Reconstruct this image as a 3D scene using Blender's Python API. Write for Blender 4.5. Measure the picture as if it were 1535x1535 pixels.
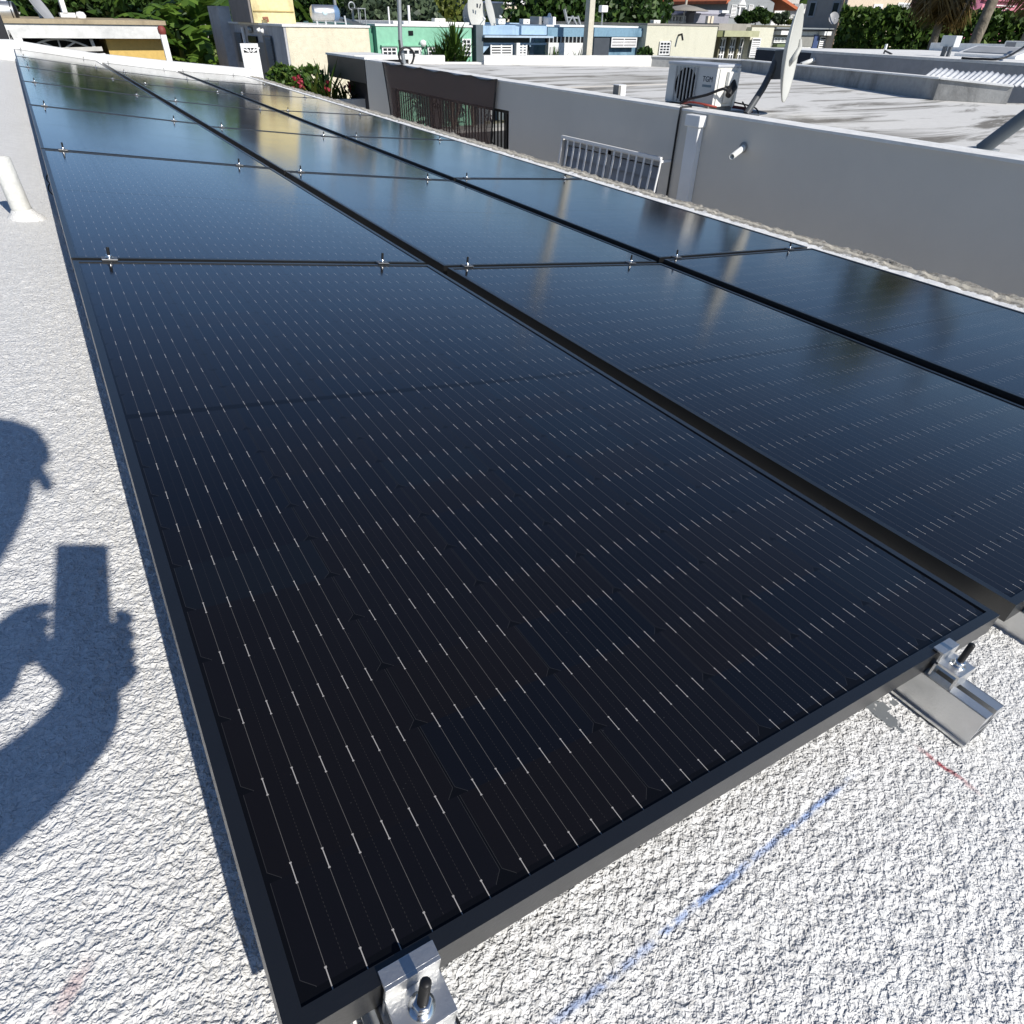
import bpy, math, random
import numpy as np
from mathutils import Vector, Matrix
for o in list(bpy.data.objects): bpy.data.objects.remove(o)
scene = bpy.context.scene
R = math.radians
random.seed(7); rng = np.random.default_rng(7)

# ------------------------------------------------------------------ camera, world, sun, exposure
CZ = 3.9                                   # eye height above the street
FPX, HALF = 969.48, 767.5                  # focal length and half size in photo pixels
CR = np.array([0.8492541, -0.52772114, 0.01666953])
CU = np.array([0.30826899, 0.52123026, 0.79579472])
CF = np.array([0.42864636, 0.67069323, -0.605337])
cam_d = bpy.data.cameras.new("camera"); cam = bpy.data.objects.new("camera", cam_d)
scene.collection.objects.link(cam)
M = Matrix(((CR[0], CU[0], -CF[0], 0), (CR[1], CU[1], -CF[1], 0), (CR[2], CU[2], -CF[2], CZ), (0, 0, 0, 1)))
cam.matrix_world = M
cam_d.sensor_width = 36; cam_d.lens = FPX / 1535 * 36; cam_d.clip_start = 0.02; cam_d.clip_end = 2000
scene.camera = cam

def ray(u, v): return CR * (u - HALF) / FPX - CU * (v - HALF) / FPX + CF
def at(u, v, x=None, y=None, z=None):
    d = ray(u, v)
    t = x / d[0] if x is not None else y / d[1] if y is not None else (z - CZ) / d[2]
    return Vector((d[0] * t, d[1] * t, d[2] * t + CZ))

SUN = ray(123, 860); SUN = SUN / np.linalg.norm(SUN)      # direction in which sunlight travels
world = bpy.data.worlds.new("World"); scene.world = world; world.use_nodes = True
wn = world.node_tree.nodes; wl = world.node_tree.links
sky = wn.new("ShaderNodeTexSky"); sky.sky_type = 'NISHITA'; sky.sun_disc = False
sky.sun_elevation = math.asin(-SUN[2]); sky.sun_rotation = math.atan2(-SUN[0], -SUN[1])
sky.air_density = 0.7; sky.dust_density = 0.1; sky.ozone_density = 4.0
wl.new(sky.outputs[0], wn["Background"].inputs[0]); wn["Background"].inputs[1].default_value = 0.105
sun_d = bpy.data.lights.new("sun", 'SUN'); sun_d.energy = 5.0; sun_d.angle = R(0.53); sun_d.color = (1, 0.955, 0.89)
sun = bpy.data.objects.new("sun", sun_d); scene.collection.objects.link(sun)
sun.rotation_euler = Vector(SUN).to_track_quat('-Z', 'Y').to_euler(); sun.location = (3, -8, 20)
scene.view_settings.view_transform = 'Standard'; scene.view_settings.look = 'None'
scene.view_settings.exposure = 0.08; scene.view_settings.gamma = 1; scene.view_settings.use_curve_mapping = False
scene.cycles.max_bounces = 8; scene.cycles.transparent_max_bounces = 12

# ------------------------------------------------------------------ object helpers
ORG = {}
def props(o, label=None, cat=None, group=None, kind=None):
    if label: o['label'] = label
    if cat: o['category'] = cat
    if group: o['group'] = group
    if kind: o['kind'] = kind
    return o
def thing(name, label, cat, loc=(0, 0, 0), group=None):
    o = bpy.data.objects.new(name, None); scene.collection.objects.link(o)
    o.location = loc; o.empty_display_size = 0.1; ORG[o.name] = Vector(loc)
    return props(o, label, cat, group)
def link(name, me, mats, parent=None, org=None, label=None):
    o = bpy.data.objects.new(name, me); scene.collection.objects.link(o)
    for m in (mats if isinstance(mats, (list, tuple)) else [mats]): me.materials.append(m)
    if parent is not None:
        o.parent = parent; w = ORG[parent.name]; ORG[o.name] = w
        me.transform(Matrix.Translation(-w))
    else:
        org = Vector(org) if org is not None else Vector((0, 0, 0))
        me.transform(Matrix.Translation(-org)); o.location = org; ORG[o.name] = org
    if label: o['label'] = label
    return o
def np_mesh(name, V, Q):
    """mesh from arrays, Q holds equal sized polygons"""
    V = np.asarray(V, np.float32); Q = np.asarray(Q, np.int32); n, k = Q.shape
    me = bpy.data.meshes.new(name)
    me.vertices.add(len(V)); me.vertices.foreach_set("co", V.ravel())
    me.loops.add(n * k); me.loops.foreach_set("vertex_index", Q.ravel())
    me.polygons.add(n); me.polygons.foreach_set("loop_start", np.arange(n, dtype=np.int32) * k)
    me.polygons.foreach_set("loop_total", np.full(n, k, np.int32))
    me.update(calc_edges=True); me.validate()
    return me
class MB:
    def __init__(s): s.v = []; s.f = []; s.m = []; s.sm = []
    def add(s, vs, fs, m=0, smooth=False):
        b = len(s.v); s.v += [tuple(p) for p in vs]
        for f in fs: s.f.append([b + i for i in f]); s.m.append(m); s.sm.append(smooth)
        return s
    def hexa(s, p, m=0):    # 8 points: bottom 0-3 ccw, top 4-7
        return s.add(p, [(3, 2, 1, 0), (4, 5, 6, 7), (0, 1, 5, 4), (1, 2, 6, 5), (2, 3, 7, 6), (3, 0, 4, 7)], m)
    def box(s, x0, x1, y0, y1, z0, z1, m=0):
        x0, x1 = sorted((x0, x1)); y0, y1 = sorted((y0, y1)); z0, z1 = sorted((z0, z1))
        return s.hexa([(x0, y0, z0), (x1, y0, z0), (x1, y1, z0), (x0, y1, z0), (x0, y0, z1), (x1, y0, z1), (x1, y1, z1), (x0, y1, z1)], m)
    def obox(s, c, ax, ay, az, hx, hy, hz, m=0):   # centre, three axes, half sizes
        c, ax, ay, az = map(Vector, (c, ax, ay, az)); P = []
        for k in (-1, 1):
            for i, j in ((-1, -1), (1, -1), (1, 1), (-1, 1)): P.append(c + ax * hx * i + ay * hy * j + az * hz * k)
        return s.hexa(P, m)
    def beam(s, a, b, w, h=None, m=0, up=(0, 0, 1)):
        a, b = Vector(a), Vector(b); d = b - a; L = d.length; d.normalize(); up = Vector(up)
        if abs(d.dot(up)) > .98: up = Vector((0, 1, 0))
        x = d.cross(up).normalized(); y = x.cross(d)
        return s.obox((a + b) / 2, d, x, y, L / 2, w / 2, (h or w) / 2, m)
    def wall(s, a, b, z0, z1, t, m=0):             # upright slab from a to b (xy), thickness t to the left of a->b
        a, b = Vector(a[:2]), Vector(b[:2]); d = (b - a).normalized(); n = Vector((-d.y, d.x)) * t
        c, e = b + n, a + n
        return s.hexa([(a.x, a.y, z0), (b.x, b.y, z0), (c.x, c.y, z0), (e.x, e.y, z0), (a.x, a.y, z1), (b.x, b.y, z1), (c.x, c.y, z1), (e.x, e.y, z1)], m)
    def tube(s, pts, r, n=8, m=0, caps=True):
        pts = [Vector(p) for p in pts]; rs = r if isinstance(r, (list, tuple)) else [r] * len(pts); V = []; F = []; px = None
        for i, p in enumerate(pts):
            d = (pts[min(i + 1, len(pts) - 1)] - pts[max(i - 1, 0)]).normalized()
            if px is None: px = d.orthogonal().normalized()
            else:
                px = px - d * px.dot(d)
                px = px.normalized() if px.length > 1e-6 else d.orthogonal().normalized()
            y = d.cross(px)
            for k in range(n):
                a = 2 * math.pi * k / n; V.append(p + (px * math.cos(a) + y * math.sin(a)) * rs[i])
        for i in range(len(pts) - 1):
            for k in range(n):
                k2 = (k + 1) % n; F.append((i * n + k, i * n + k2, (i + 1) * n + k2, (i + 1) * n + k))
        s.add(V, F, m, True)
        if caps:
            s.add(V[:n], [tuple(reversed(range(n)))], m); s.add(V[-n:], [tuple(range(n))], m)
        return s
    def lathe(s, c, axis, prof, n=24, m=0):        # prof: list of (radius, height along axis)
        c = Vector(c); ax = Vector(axis).normalized(); x = ax.orthogonal().normalized(); y = ax.cross(x); V = []; F = []
        for r, h in prof:
            for k in range(n):
                a = 2 * math.pi * k / n; V.append(c + ax * h + (x * math.cos(a) + y * math.sin(a)) * r)
        for i in range(len(prof) - 1):
            for k in range(n):
                k2 = (k + 1) % n; F.append((i * n + k, i * n + k2, (i + 1) * n + k2, (i + 1) * n + k))
        return s.add(V, F, m, True)
    def mesh(s, name):
        me = bpy.data.meshes.new(name); me.from_pydata(s.v, [], s.f)
        me.polygons.foreach_set("material_index", s.m); me.polygons.foreach_set("use_smooth", s.sm); me.update()
        return me
    def build(s, name, mats, parent=None, org=None, label=None, bevel=0):
        o = link(name, s.mesh(name), mats, parent, org, label)
        if bevel:
            b = o.modifiers.new("bevel", 'BEVEL'); b.width = bevel; b.segments = 2; b.limit_method = 'ANGLE'
        return o

# ------------------------------------------------------------------ material helpers
class NT:
    def __init__(s, name):
        s.m = bpy.data.materials.new(name); s.m.use_nodes = True; s.t = s.m.node_tree; s.n = s.t.nodes; s.l = s.t.links
        s.p = s.n["Principled BSDF"]; s.out = s.n["Material Output"]
    def set(s, inp, val):
        if isinstance(val, bpy.types.NodeSocket): s.l.new(val, inp)
        elif isinstance(val, (int, float)) or not hasattr(inp.default_value, '__len__'): inp.default_value = val
        else: inp.default_value = tuple(val) + ((1,) if len(val) == 3 and len(inp.default_value) == 4 else ())
    def pin(s, **k):
        for a, b in k.items(): s.set(s.p.inputs[a.replace('_', ' ')], b)
        return s
    def math(s, op, a, b=0.0, c=0.0, clamp=False):
        n = s.n.new("ShaderNodeMath"); n.operation = op; n.use_clamp = clamp
        for i, x in enumerate((a, b, c)): s.set(n.inputs[i], x)
        return n.outputs[0]
    def noise(s, vec=None, scale=5, detail=4, rough=.55, dist=0, scl=None):
        n = s.n.new("ShaderNodeTexNoise"); n.inputs["Scale"].default_value = scale; n.inputs["Detail"].default_value = detail
        n.inputs["Roughness"].default_value = rough; n.inputs["Distortion"].default_value = dist
        if vec is not None: s.l.new(s.mapping(vec, scl) if scl else vec, n.inputs["Vector"])
        return n.outputs["Fac"]
    def mapping(s, vec, scl):
        n = s.n.new("ShaderNodeMapping"); n.inputs["Scale"].default_value = scl; s.l.new(vec, n.inputs["Vector"]); return n.outputs[0]
    def coord(s, k="Object"): return s.n.new("ShaderNodeTexCoord").outputs[k]
    def pos(s): return s.n.new("ShaderNodeNewGeometry").outputs["Position"]
    def sep(s, v):
        n = s.n.new("ShaderNodeSeparateXYZ"); s.l.new(v, n.inputs[0]); return n.outputs
    def mix(s, f, a, b):
        n = s.n.new("ShaderNodeMix"); n.data_type = 'RGBA'; n.clamp_factor = True
        s.set(n.inputs[0], f); s.set(n.inputs[6], a); s.set(n.inputs[7], b); return n.outputs[2]
    def ramp(s, f, a, b, lo=0., hi=1.):
        n = s.n.new("ShaderNodeMapRange"); s.set(n.inputs[0], f); n.inputs[1].default_value = a; n.inputs[2].default_value = b
        n.inputs[3].default_value = lo; n.inputs[4].default_value = hi; n.clamp = True; return n.outputs[0]
    def bump(s, h, dist=.01, strength=1.):
        n = s.n.new("ShaderNodeBump"); n.inputs["Strength"].default_value = strength; n.inputs["Distance"].default_value = dist
        s.l.new(h, n.inputs["Height"]); s.l.new(n.outputs[0], s.p.inputs["Normal"]); return s
def plain(name, col, rough=.6, metal=0., var=.12, scale=3., bump=0., bscale=60, spec=.4):
    k = NT(name); f = k.noise(k.coord(), scale, 6, .6)
    c2 = tuple(x * (1 - var) for x in col); c1 = tuple(min(1, x * (1 + var)) for x in col)
    k.pin(Base_Color=k.mix(k.ramp(f, .3, .7), c2, c1), Roughness=rough, Metallic=metal); k.p.inputs["Specular IOR Level"].default_value = spec
    if bump: k.bump(k.noise(k.coord(), bscale, 4), bump)
    return k.m
def stained(name, col, stain, amt=.5, scale=1.2, rough=.85, streak=(1, 1, .25), bump=.004):
    """painted masonry with rain streaks and patches of grime"""
    k = NT(name); v = k.pos()
    a = k.ramp(k.noise(v, scale, 8, .65, .6, streak), .48, .72); b = k.ramp(k.noise(v, scale * 9, 5), .3, .7, .88, 1.06)
    c = k.mix(k.math('MULTIPLY', a, amt), col, stain)
    n = k.n.new("ShaderNodeMix"); n.data_type = 'RGBA'; n.blend_type = 'MULTIPLY'; n.inputs[0].default_value = 1
    k.l.new(c, n.inputs[6]); k.l.new(b, n.inputs[7])
    k.pin(Base_Color=n.outputs[2], Roughness=rough); k.p.inputs["Specular IOR Level"].default_value = .25
    k.bump(k.noise(v, 45, 5, .6), bump); return k.m
def leafmat(name, dark, light, tip=None, trans=.25):
    k = NT(name); g = k.n.new("ShaderNodeNewGeometry"); f = g.outputs["Random Per Island"]
    c = k.mix(k.ramp(f, 0, .85), dark, light)
    if tip: c = k.mix(k.ramp(f, .9, 1.0), c, tip)
    k.pin(Base_Color=c, Roughness=.5); k.p.inputs["Specular IOR Level"].default_value = .35
    t = k.n.new("ShaderNodeBsdfTranslucent"); k.l.new(c, t.inputs[0]); mx = k.n.new("ShaderNodeMixShader"); mx.inputs[0].default_value = trans
    k.l.new(k.p.outputs[0], mx.inputs[1]); k.l.new(t.outputs[0], mx.inputs[2]); k.l.new(mx.outputs[0], k.out.inputs[0])
    return k.m

# ------------------------------------------------------------------ shared materials
def coat(name, col, rough=.5, **k): return plain(name, col, rough, **k)
M_white = stained("white_paint", (.80, .80, .78), (.45, .43, .38), .35)
M_trim = plain("white_trim", (.8, .8, .79), .45, var=.05)
M_dark = plain("dark_opening", (.012, .012, .014), .25, var=.3)
M_glass = plain("window_glass", (.03, .037, .045), .08, var=.3, spec=.6)
M_alu = plain("bare_aluminium", (.66, .66, .65), .38, .9, var=.06, scale=20, bump=.0004, bscale=300)
M_dull = plain("dull_dark_clamp", (.16, .165, .17), .4, .6)
M_steel = plain("bright_steel", (.75, .75, .74), .22, 1., var=.05)
M_stud = plain("black_stud", (.02, .02, .021), .45, .3, var=.2)
M_black = plain("black_rubber", (.012, .012, .013), .5, var=.2)
M_frame = plain("black_anodised_frame", (.0065, .0067, .0069), .34, 0, var=.2, scale=9, bump=.0002, bscale=240, spec=.5); M_frame.node_tree.nodes["Principled BSDF"].inputs["IOR"].default_value = 1.8
M_galv = plain("grey_steel", (.33, .35, .36), .45, .5, var=.12, scale=8)
M_pvc = plain("white_pvc", (.78, .78, .74), .4, var=.06, scale=12)
M_cement = stained("bare_cement", (.34, .33, .31), (.12, .12, .115), .8, 1.6)

# ------------------------------------------------------------------ own roof, its height rule
def roofz(x, y):
    x = np.asarray(x, float); y = np.asarray(y, float)
    zx = np.interp(x, [-9, -2.5, -.8, -.07, 1.05, 2.1, 3.2, 3.8], [-.40, -.47, -.545, -.632, -.792, -.932, -1.02, -1.07])
    return zx + np.interp(y, [-6, .3, 3, 14.2], [-.02, 0, -.05, .03]) + CZ
def on_roof(u, v):
    z = CZ - .65
    for _ in range(25):
        p = at(u, v, z=z); z = float(roofz(p.x, p.y))
    return p
def vnoise(x, y, seed=0):
    """smooth value noise on arrays"""
    xi = np.floor(x).astype(np.int64); yi = np.floor(y).astype(np.int64); fx = x - xi; fy = y - yi
    fx = fx * fx * fx * (fx * (fx * 6 - 15) + 10); fy = fy * fy * fy * (fy * (fy * 6 - 15) + 10)
    def h(a, b):
        n = (a * 374761393 + b * 668265263 + seed * 974634777) & 0x7fffffff
        n = ((n ^ (n >> 13)) * 1274126177) & 0x7fffffff
        return ((n ^ (n >> 16)) & 0xffff) / 65535.
    return (h(xi, yi) * (1 - fx) + h(xi + 1, yi) * fx) * (1 - fy) + (h(xi, yi + 1) * (1 - fx) + h(xi + 1, yi + 1) * fx) * fy
def stucco(x, y):
    wx = x + .006 * (vnoise(x * 60, y * 60, 11) - .5); wy = y + .006 * (vnoise(x * 60, y * 60, 12) - .5)
    a = 1 - np.abs(2 * vnoise(wx * 78 + wy * 30, wy * 96, 1) - 1)          # wrinkles
    b = np.clip((vnoise(wx * 150, wy * 165 - wx * 30, 2) - .3) * 2.2, 0, 1)   # grains
    c = vnoise(wx * 40, wy * 46, 3); d = vnoise(wx * 330, wy * 330, 4)
    e = vnoise(x * 2.1, y * 2.1, 5)
    amp = .85 + .7 * e
    return ((a ** 1.4) * .0012 + b * .0015 + c * .0012 + d * .0008) * amp - .0025
def grid_obj(name, X, Y, Z, mats, parent=None, **k):
    ny, nx = Z.shape; gx, gy = np.meshgrid(X, Y) if X.ndim == 1 else (X, Y)
    V = np.stack([gx.ravel(), gy.ravel(), Z.ravel()], 1); i = np.arange((ny - 1) * (nx - 1)); r, c = i // (nx - 1), i % (nx - 1); a = r * nx + c
    me = np_mesh(name, V, np.stack([a, a + 1, a + nx + 1, a + nx], 1)); me.polygons.foreach_set("use_smooth", np.ones(len(me.polygons), bool))
    return link(name, me, mats, parent, **k)

def roof_material():
    k = NT("textured_white_roof_coating"); p = k.pos(); s = k.sep(p)
    grime = k.ramp(k.noise(p, 1.3, 8, .6, .4), .5, .8); fine = k.ramp(k.noise(p, 30, 6, .6), .3, .7, .93, 1.03)
    col = k.mix(k.math('MULTIPLY', grime, .22), (.815, .81, .785), (.62, .60, .56))
    specks = k.ramp(k.noise(p, 150, 2, .5), .79, .83); sp2 = k.ramp(k.noise(p, 7, 3), .5, .66)
    col = k.mix(k.math('MULTIPLY', k.math('MULTIPLY', specks, sp2), .8), col, (.08, .08, .075))
    # brush of dry chalk: distance to a segment, broken by the texture
    def chalk(col, a, b, w, c, amt, sc=130):
        a, b = Vector((a[0], a[1])), Vector((b[0], b[1])); d = b - a; L = d.length; d /= L
        dx = k.math('SUBTRACT', s[0], a.x); dy = k.math('SUBTRACT', s[1], a.y)
        t = k.math('ADD', k.math('MULTIPLY', dx, d.x), k.math('MULTIPLY', dy, d.y))
        n = k.math('SUBTRACT', k.math('MULTIPLY', dx, -d.y), k.math('MULTIPLY', dy, -d.x))
        n = k.math('ADD', n, k.math('MULTIPLY', k.math('SUBTRACT', k.noise(p, 14, 2), .5), w * 1.5))
        m = k.ramp(k.math('ABSOLUTE', n), w * .3, w, 1, 0)
        m = k.math('MULTIPLY', m, k.ramp(t, 0, .03)); m = k.math('MULTIPLY', m, k.ramp(t, L - .05, L, 1, 0))
        m = k.math('MULTIPLY', m, k.ramp(k.noise(p, sc, 3, .6), .30, .50)); m = k.math('MULTIPLY', m, k.ramp(k.noise(p, 11, 2), .3, .6, .6, 1))
        return k.mix(k.math('MULTIPLY', m, amt), col, c)
    col = chalk(col, on_roof(812, 1550), on_roof(1285, 1158), .0048, (.12, .26, .60), .85, 60)
    col = chalk(col, on_roof(1385, 962), on_roof(1470, 1000), .006, (.2, .3, .6), .4)
    col = chalk(col, on_roof(1368, 1115), on_roof(1478, 1197), .0052, (.38, .03, .05), 1., 70)
    col = chalk(col, on_roof(76, 1540), on_roof(142, 1425), .009, (.34, .03, .05), 1., 90)
    n = k.n.new("ShaderNodeMix"); n.data_type = 'RGBA'; n.blend_type = 'MULTIPLY'; n.inputs[0].default_value = 1
    k.l.new(col, n.inputs[6]); k.l.new(fine, n.inputs[7])
    k.pin(Base_Color=n.outputs[2], Roughness=.75); k.p.inputs["Specular IOR Level"].default_value = .25
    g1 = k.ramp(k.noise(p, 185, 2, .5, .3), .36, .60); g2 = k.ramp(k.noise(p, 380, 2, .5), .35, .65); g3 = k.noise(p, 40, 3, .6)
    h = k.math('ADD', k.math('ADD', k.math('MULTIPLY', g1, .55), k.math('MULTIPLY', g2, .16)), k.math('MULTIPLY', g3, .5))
    pit_shade = k.math('MULTIPLY', k.math('SUBTRACT', 1, g1), .12)                 # crevice shade painted into the base colour
    k.pin(Base_Color=k.mix(pit_shade, n.outputs[2], (.40, .40, .385)))
    k.bump(h, .0037, 1.); return k.m
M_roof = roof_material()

home = thing("house", "white flat roofed house in the foreground carrying the solar panels", "house", (-2.5, 4.5, 0))
def spaced(*seg):
    out = []
    for a, b, s in seg: out += list(np.arange(a, b, s))
    return np.array(out + [seg[-1][1]])
gX = spaced((-8, -.66, .24), (-.66, .13, .0027), (.13, 1.4, .0034), (1.4, 3.17, .06))
gY = [-5.]
while gY[-1] < 13.9:
    y = gY[-1]; gY.append(y + (.25 if y < -.7 else .003 if y < .55 else min(.003 + (y - .55) * .004, .06)))
gY = np.array(gY); GX, GY = np.meshgrid(gX, gY)
fade = np.clip(1 - (GY - 2.5) / 5, .35, 1) * np.clip((GY + .72) / .06, 0, 1) * np.clip((1.42 - GX) / .06, 0, 1) * np.clip((GX + .68) / .06, 0, 1)
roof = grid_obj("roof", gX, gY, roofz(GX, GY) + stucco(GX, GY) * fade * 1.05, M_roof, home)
b = MB(); b.box(-7.9, 3.3, -4.9, 14.0, 0, CZ - 1.12); b.build("wall", M_white, home)

# back parapet, following the fall of the roof
b = MB(); px = [-7.9, -.05, .97, 2.08, 3.15, 3.4]; pz = [-.30, -.355, -.52, -.635, -.735, -.755]
for i in range(5):
    b.hexa([(px[i], 13.9, CZ - 1.3), (px[i + 1], 13.9, CZ - 1.3), (px[i + 1], 14.2, CZ - 1.3), (px[i], 14.2, CZ - 1.3),
            (px[i], 13.9, CZ + pz[i]), (px[i + 1], 13.9, CZ + pz[i + 1]), (px[i + 1], 14.2, CZ + pz[i + 1]), (px[i], 14.2, CZ + pz[i])])
b.build("parapet", M_white, home)

# crumbling eave lip along the right edge
def lip_material():
    k = NT("crumbling_eave"); p = k.pos(); s = k.sep(p)
    t = k.math('DIVIDE', k.math('SUBTRACT', s[0], 3.163), .215)
    tn = k.math('ADD', t, k.math('MULTIPLY', k.math('SUBTRACT', k.noise(p, 22, 6, .7), .5), .62))
    brown = k.mix(k.ramp(k.noise(p, 70, 5, .7), .35, .65), (.16, .145, .12), (.43, .41, .36))
    col = k.mix(k.ramp(tn, .47, .53), (.82, .82, .80), brown)
    ln = k.ramp(k.math('ABSOLUTE', k.math('SUBTRACT', k.math('ADD', t, k.math('MULTIPLY', k.math('SUBTRACT', k.noise(p, 5, 2), .5), .08)), .70)), .03, .05, 1, 0)
    col = k.mix(k.math('MULTIPLY', ln, .8), col, (.60, .56, .47))
    k.pin(Base_Color=col, Roughness=.95); k.p.inputs["Specular IOR Level"].default_value = .2
    k.bump(k.noise(p, 110, 6, .7), .006); return k.m
lt = np.array([0, .0, .08, .16, .26, .36, .46, .56, .66, .72, .80, .88, .95, 1.0, 1.03, 1.03]); lY = np.concatenate([np.arange(-5, .6, .1), np.arange(.6, 6, .011), np.arange(6, 14.1, .03)])
LT, LY = np.meshgrid(lt, lY); LX = 3.163 + LT * .215
rough = (vnoise(LY * 45, LT * 9, 21) - .5) * .011 + (vnoise(LY * 13, LT * 5, 22) - .5) * .012
LZ = CZ - .938 + .0059 * LY + rough * np.clip(LT * 1.6, .25, 1) + np.where((LT > .67) & (LT < .75), .008, 0)
LX = LX + (vnoise(LY * 30, LT * 0, 23) - .5) * .03 * (LT > .9)
LZ[:, 0] = CZ - 1.1; LZ[:, -1] = CZ - 1.3
grid_obj("eave", LX, LY, LZ, lip_material(), home)

# ------------------------------------------------------------------ solar panels
PW, PL, PITCH = 1.0367, 1.912, 1.9385
COLS = [(-.05017, .18038, -.53224, 8.617, 'left'), (1.04818, .18439, -.70861, 7.118, 'middle'), (2.1156, .20857, -.8315, 4.763, 'right')]
def laminate_material():
    k = NT("black_solar_cells"); s = k.sep(k.coord()); mt = k.math
    x = mt('SUBTRACT', s[0], .0165); cq = mt('DIVIDE', x, .1672); ci = mt('FLOOR', cq); fx = mt('MULTIPLY', mt('SUBTRACT', cq, ci), .1672)
    yy = mt('SUBTRACT', s[1], .9514); side = mt('GREATER_THAN', yy, 0); w = mt('SUBTRACT', mt('ABSOLUTE', yy), .0084)
    rq = mt('DIVIDE', w, .0838); ri = mt('FLOOR', rq); fr = mt('MULTIPLY', mt('SUBTRACT', rq, ri), .0838)
    both = lambda *a: a[0] if len(a) == 1 else mt('MULTIPLY', a[0], both(*a[1:]))
    gt = lambda a, b: mt('GREATER_THAN', a, b); lt = lambda a, b: mt('LESS_THAN', a, b)
    inx = both(gt(x, 0), lt(x, 1.0032)); iny = both(gt(w, 0), lt(w, .9218))
    ex = mt('MINIMUM', mt('SUBTRACT', fx, .0009), mt('SUBTRACT', .1663, fx)); ey = mt('SUBTRACT', .0832, fr)
    cell = both(inx, iny, gt(ex, 0), gt(mt('ADD', ex, mt('MAXIMUM', ey, 0)), .0085))
    edge = both(cell, mt('MAXIMUM', lt(ex, .0004), both(lt(mt('ADD', ex, ey), .0091), lt(ex, .009))))
    # wires
    q = mt('DIVIDE', mt('SUBTRACT', fx, .0191), .02575); dq = mt('MULTIPLY', mt('ABSOLUTE', mt('SUBTRACT', mt('FRACT', mt('ADD', q, .5)), .5)), .02575)
    okx = both(inx, gt(fx, .006), lt(fx, .161))
    wire = both(okx, lt(dq, .00022), lt(w, .924))
    db = mt('MINIMUM', fr, mt('SUBTRACT', .0838, fr)); tabw = mt('ADD', .0004, mt('MULTIPLY', gt(db, .0080), .0005))
    tab = both(okx, lt(dq, tabw), lt(db, .0094), lt(w, .9335), gt(w, -.004))
    faint = both(inx, gt(fx, .012), lt(fx, .155), lt(mt('ABSOLUTE', mt('SUBTRACT', dq, .012875)), .00022), lt(mt('FRACT', mt('DIVIDE', s[1], .0036)), .5), cell)
    # tint of each cell
    cv = k.n.new("ShaderNodeCombineXYZ"); k.l.new(ci, cv.inputs[0]); k.l.new(mt('ADD', ri, mt('MULTIPLY', side, 40)), cv.inputs[1])
    k.l.new(mt('MULTIPLY', k.n.new("ShaderNodeObjectInfo").outputs["Random"], 91), cv.inputs[2])
    wn_ = k.n.new("ShaderNodeTexWhiteNoise"); wn_.noise_dimensions = '3D'; k.l.new(cv.outputs[0], wn_.inputs["Vector"])
    rc = k.sep(wn_.outputs["Color"])
    cc = k.mix(rc[0], (.0034, .0039, .0060), (.0058, .0046, .0044)); cc = k.mix(mt('MULTIPLY', gt(rc[1], .95), .25), cc, (.006, .0105, .015))
    dust = k.noise(k.coord(), 3, 6, .65); spot = k.ramp(k.noise(k.coord(), 260, 1), .80, .84)
    col = k.mix(cell, (.0035, .0037, .0048), cc); col = k.mix(mt('MULTIPLY', edge, .05), col, (.5, .5, .5))
    col = k.mix(mt('MULTIPLY', faint, .035), col, (.6, .55, .5)); col = k.mix(mt('MULTIPLY', wire, .16), col, (.62, .58, .54)); col = k.mix(mt('MULTIPLY', tab, .52), col, (.66, .63, .6))
    col = k.mix(mt('MULTIPLY', k.ramp(dust, .35, .75), .0022), col, (.6, .58, .55)); col = k.mix(mt('MULTIPLY', spot, .05), col, (.6, .6, .6))
    k.pin(Base_Color=col, Roughness=k.ramp(dust, .3, .7, .055, .10)); k.p.inputs["IOR"].default_value = 1.45; k.set(k.p.inputs["Specular IOR Level"], k.ramp(cell, 0, 1, .26, .5))
    k.bump(k.noise(k.coord(), 900, 2, .5), .00006, 1.); return k.m
M_cells = laminate_material()
def local(name, mb, mats, parent):
    me = mb.mesh(name); o = bpy.data.objects.new(name, me); scene.collection.objects.link(o); o.parent = parent
    for m in (mats if isinstance(mats, list) else [mats]): me.materials.append(m)
    return o
ordinal = ['first', 'second', 'third', 'fourth', 'fifth', 'sixth', 'seventh']
def col_matrix(c):
    x, y, z, t, _ = COLS[c]; t = R(t); ex = Vector((math.cos(t), 0, -math.sin(t))); ey = Vector((0, 1, .0059)).normalized(); ez = ex.cross(ey)
    m = Matrix((ex, ey, ez)).transposed().to_4x4(); m.translation = Vector((x, y, z + CZ)); return m
proto = None
for c in range(3):
    for r in range(7):
        m = col_matrix(c) @ Matrix.Translation((0, r * PITCH, 0))
        o = bpy.data.objects.new("solar_module", None); scene.collection.objects.link(o); o.matrix_world = m; ORG[o.name] = Vector()
        where = ('front row' if r == 0 else 'back row by the parapet' if r == 6 else ordinal[r] + ' row')
        edge = ['left column by open roof', 'middle column', 'right column by the eave'][c]
        props(o, "black framed solar panel in the %s, %s" % (where, edge), "solar panel", "solar panels laid out in three columns on the roof")
        if proto is None:
            f = MB(); fl = .0135
            f.box(0, PW, 0, fl, -.035, 0); f.box(0, PW, PL - fl, PL, -.035, 0)
            f.box(0, fl, fl, PL - fl, -.035, 0); f.box(PW - fl, PW, fl, PL - fl, -.035, 0)
            fo = local("frame", f, M_frame, o)
            g = MB(); g.box(fl, PW - fl, fl, PL - fl, -.0075, -.0022)
            lo = local("cell_sheet", g, M_cells, o); proto = (fo, lo)
        else:
            for s_ in proto:
                d = s_.copy(); scene.collection.objects.link(d); d.parent = o

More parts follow.
